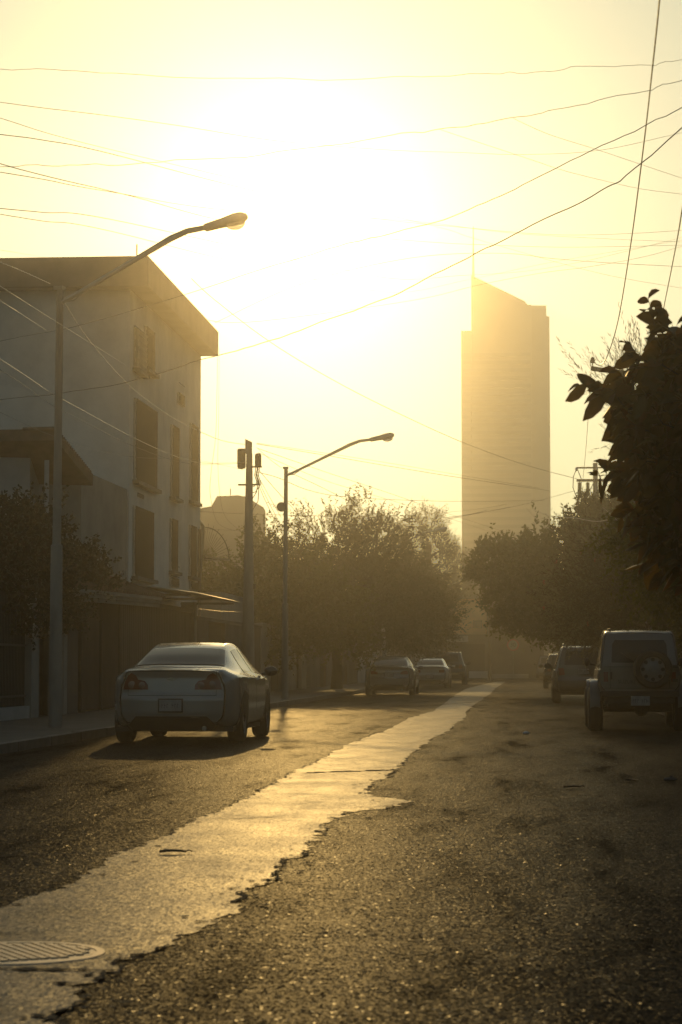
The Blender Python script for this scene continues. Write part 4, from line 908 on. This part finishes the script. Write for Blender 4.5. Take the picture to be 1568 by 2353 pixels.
def suv(label,loc,paintm,h=1.,w=1.,name='suv_car',rails=True,group='cars parked on the right'):
    st=[(a,b*w,c*h,d*h,e*h,f*w) for a,b,c,d,e,f in SUV]; c=Car(name,label,'car',loc,0,paintm,st,[(a*h,b) for a,b in PS],.13,group)
    c.cap('rear_window','glass',[(-.55*w,1.10*h),(.55*w,1.10*h),(.51*w,1.52*h),(-.51*w,1.52*h)],.012,False)
    c.cap('taillight','red',[(.52*w,.82*h),(.70*w,.80*h),(.71*w,1.02*h),(.56*w,1.02*h)],.012); c.side('side_window','glass',.5,1.25,.62,1.25); c.side('side_window','glass',1.3,2.2,1.3,2.2); c.side('side_window','glass',2.25,3.1,2.25,2.72); c.top('windscreen','glass',2.85,3.28,6.2,.006)
    for yw in(.85,3.45):
        c.arch(yw,.36,.42)
        for sg in(1,-1): c.wheel(sg*(.80*w-.04),yw,.36,.23)
    c.plate(.92*h); c.mirror(.92*w,2.95,1.08*h,'plastic',(.11,.07,.09)); c.cap('lower_bumper','plastic',[(-.7*w,.34*h),(.7*w,.34*h),(.7*w,.5*h),(-.7*w,.5*h)],.01,False)
    if rails:
        for sg in(1,-1):
            b=MB(); b.tube([(sg*.55*w,.45,1.70*h),(sg*.56*w,.6,1.73*h),(sg*.56*w,2.0,1.735*h),(sg*.55*w,2.2,1.69*h)],.02,6); b.build('roof_rail','chrome',c.t,True)
    b=MB(); b.box(-.75*w,.75*w,.4,3.9,.24*h,.34*h); b.build('underbody','plastic',c.t)
    return c
suv('grey station wagon with roof rails parked beyond the off-road car',(1.58,64.2,0),'grey',.965,.98)
suv('dark car mostly hidden ahead of the grey wagon on the right',(1.62,104,0),'black',.95,.98,'hatchback_car',False)
suv('far grey van with roof rack at the end of the right row',(1.55,164.0,0),'blue',1.05,1.0,'parked_van',True)
suv('black utility vehicle farthest along the left row',(-4.35,126.2,0),'black',1.08,1.12,'utility_car',False,'cars parked on the left')
# small boxy off-road car
SAM=[(0,.64,.66,1.06,1.58,.54),(.08,.665,.63,1.07,1.61,.555),(.5,.67,.58,1.07,1.635,.56),(1.2,.67,.55,1.07,1.645,.56),(1.75,.67,.55,1.06,1.62,.555),(2.0,.67,.55,1.06,1.5,.55),(2.25,.67,.55,1.05,1.13,.6),(2.9,.65,.55,1.02,1.07,.56),(3.3,.62,.56,.98,1.02,.54)]
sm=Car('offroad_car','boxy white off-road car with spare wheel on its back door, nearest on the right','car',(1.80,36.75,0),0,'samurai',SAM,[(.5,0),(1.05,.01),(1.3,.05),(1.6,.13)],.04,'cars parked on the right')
sm.cap('rear_window','glass',[(-.46,1.10),(.46,1.10),(.445,1.40),(.40,1.475),(-.40,1.475),(-.445,1.40)],.01,False)
sm.side('side_window','glass',.25,1.05,.3,1.05,5.12,5.88); sm.side('side_window','glass',1.15,1.95,1.15,1.8,5.12,5.88); sm.top('windscreen','glass',2.03,2.22,6.2,.006)
sm.cap('door_panel','samurai',[(-.40,.74),(.12,.74),(.12,.98),(-.40,.98)],.008,False); sm.cap('taillight','red',[(.50,.80),(.575,.80),(.575,.96),(.50,.96)],.014)
text('lettering','SUZUKI',.085,'ink',sm.t,(-.21,sm.yo(0,-.2,.80)-.014,.80),(PI/2,0,0),.003,.95)
b=MB(); b.box(-.62,.62,-.12,0,.56,.66); b.box(-.55,.55,-.06,.0,.45,.56); b.build('rear_bumper','plastic',sm.t,bevel=.015)
b=MB(); b.box(-.5,.5,.1,3.0,.40,.56); b.tube([(-.55,.72,.355),(.55,.72,.355)],.05,8); b.ball((.05,.72,.355),(.12,.12,.12)); b.tube([(-.55,2.75,.355),(.55,2.75,.355)],.05,8); b.build('chassis','plastic',sm.t)
sm.plate(.50,.30,.15,.0,.13,0)
for sg in(1,-1):
    for yw in(.75,2.78):
        b=MB(); G=[]
        for i in range(15):
            t=-.1+(PI+.2)*i/14; y=yw+.43*math.cos(t); z=.42+.40*math.sin(t); G.append([Vector((sg*.62,y,z)),Vector((sg*.70,y,z+.02)),Vector((sg*.78,y,z)),Vector((sg*.785,y,z-.035))][::sg])
        b.grid(G).build('fender_flare','samurai',sm.t,True)
        sm.wheel(sg*.69,yw,.355,.235,.5)
# spare wheel
w=bpy.data.objects.new('spare_wheel',None); COL.objects.link(w); w.parent=sm.t; w.location=(.20,-.13,1.0); w.rotation_euler=(0,0,-PI/2)
R_=.31; h=.10; T=Matrix.Identity(4); b=MB(); b.lathe([(-h,R_*.65),(-h,R_*.88),(-h+.03,R_),(h-.03,R_),(h,R_*.9),(h,R_*.66),(h-.04,R_*.64)],T,32,False); b.build('tyre','rubber',w,True)
b=MB(); r=R_*.65; b.lathe([(h-.09,r),(h-.05,r*.97),(h-.045,r*.6),(h-.03,r*.5),(h-.03,r*.22)],T,32); b.lathe([(h-.02,r*.22),(h+.01,r*.2)],T,16); b.build('rim','rim',w,True)
b=MB()
for k in range(8):
    a=2*PI*k/8; T2=Matrix.Rotation(a,4,'X')@Matrix.Translation((h-.046,0,r*.78)); b.lathe([(-.012,.033),(.006,.031)],T2,10)
b.build('rim_hole','plastic',w)
b=MB(); b.box(-.47,-.44,-.02,.02,.84,.96); b.build('door_handle','plastic',sm.t); b=MB(); b.box(-.03,.45,-.04,.02,.84,.9); b.build('wheel_bracket','plastic',sm.t)
b=MB()
for z in(.80,1.02): b.box(.52,.60,-.035,.0,z,z+.05)
b.build('hinge','plastic',sm.t)
b=MB(); b.tube([(-.05,sm.yo(0,0,1.12)-.03,1.11),(-.3,sm.yo(0,0,1.3)-.03,1.27)],.008,5); b.build('wiper','plastic',sm.t)
for zz in(1.04,.70):
    b=MB(); b.tube([sm.capp(-.56+1.12*i/12,zz,.002) for i in range(13)],.006,4); b.build('seam','plastic',sm.t)
for sg in(1,-1):
    b=MB(); b.tube([sm.capp(sg*.47,.70+.36*i/6,.002) for i in range(7)],.006,4); b.build('seam','plastic',sm.t)
    b=MB(); b.tube([sm.S(.02,q,sg,.012) for q in np.linspace(5.2,6.3,8)],.014,5); b.build('pillar_trim','samurai',sm.t,True)
sm.mirror(.72,2.05,1.12,'plastic',(.045,.035,.075))
b=MB(); b.tube([(-.45,.1,1.655),(-.45,1.7,1.66)],.012,6); b.build('gutter','plastic',sm.t)
# ---------------------------------------------------------------- haze
MB().box(-146,146,-25,284,-1.4,54).build('haze','ground')
hz_=bpy.data.objects['haze']; hz_['kind']='stuff'; hz_.data.materials.clear()
m=bpy.data.materials.new('haze_air'); m.use_nodes=True; n=m.node_tree; n.nodes.clear()
o=n.nodes.new('ShaderNodeOutputMaterial'); v=n.nodes.new('ShaderNodeVolumePrincipled')
v.inputs['Color'].default_value=(.97,.95,.9,1); v.inputs['Density'].default_value=.0019; v.inputs['Anisotropy'].default_value=.935
n.links.new(v.outputs[0],o.inputs['Volume']); hz_.data.materials.append(m); hz_.display_type='WIRE'
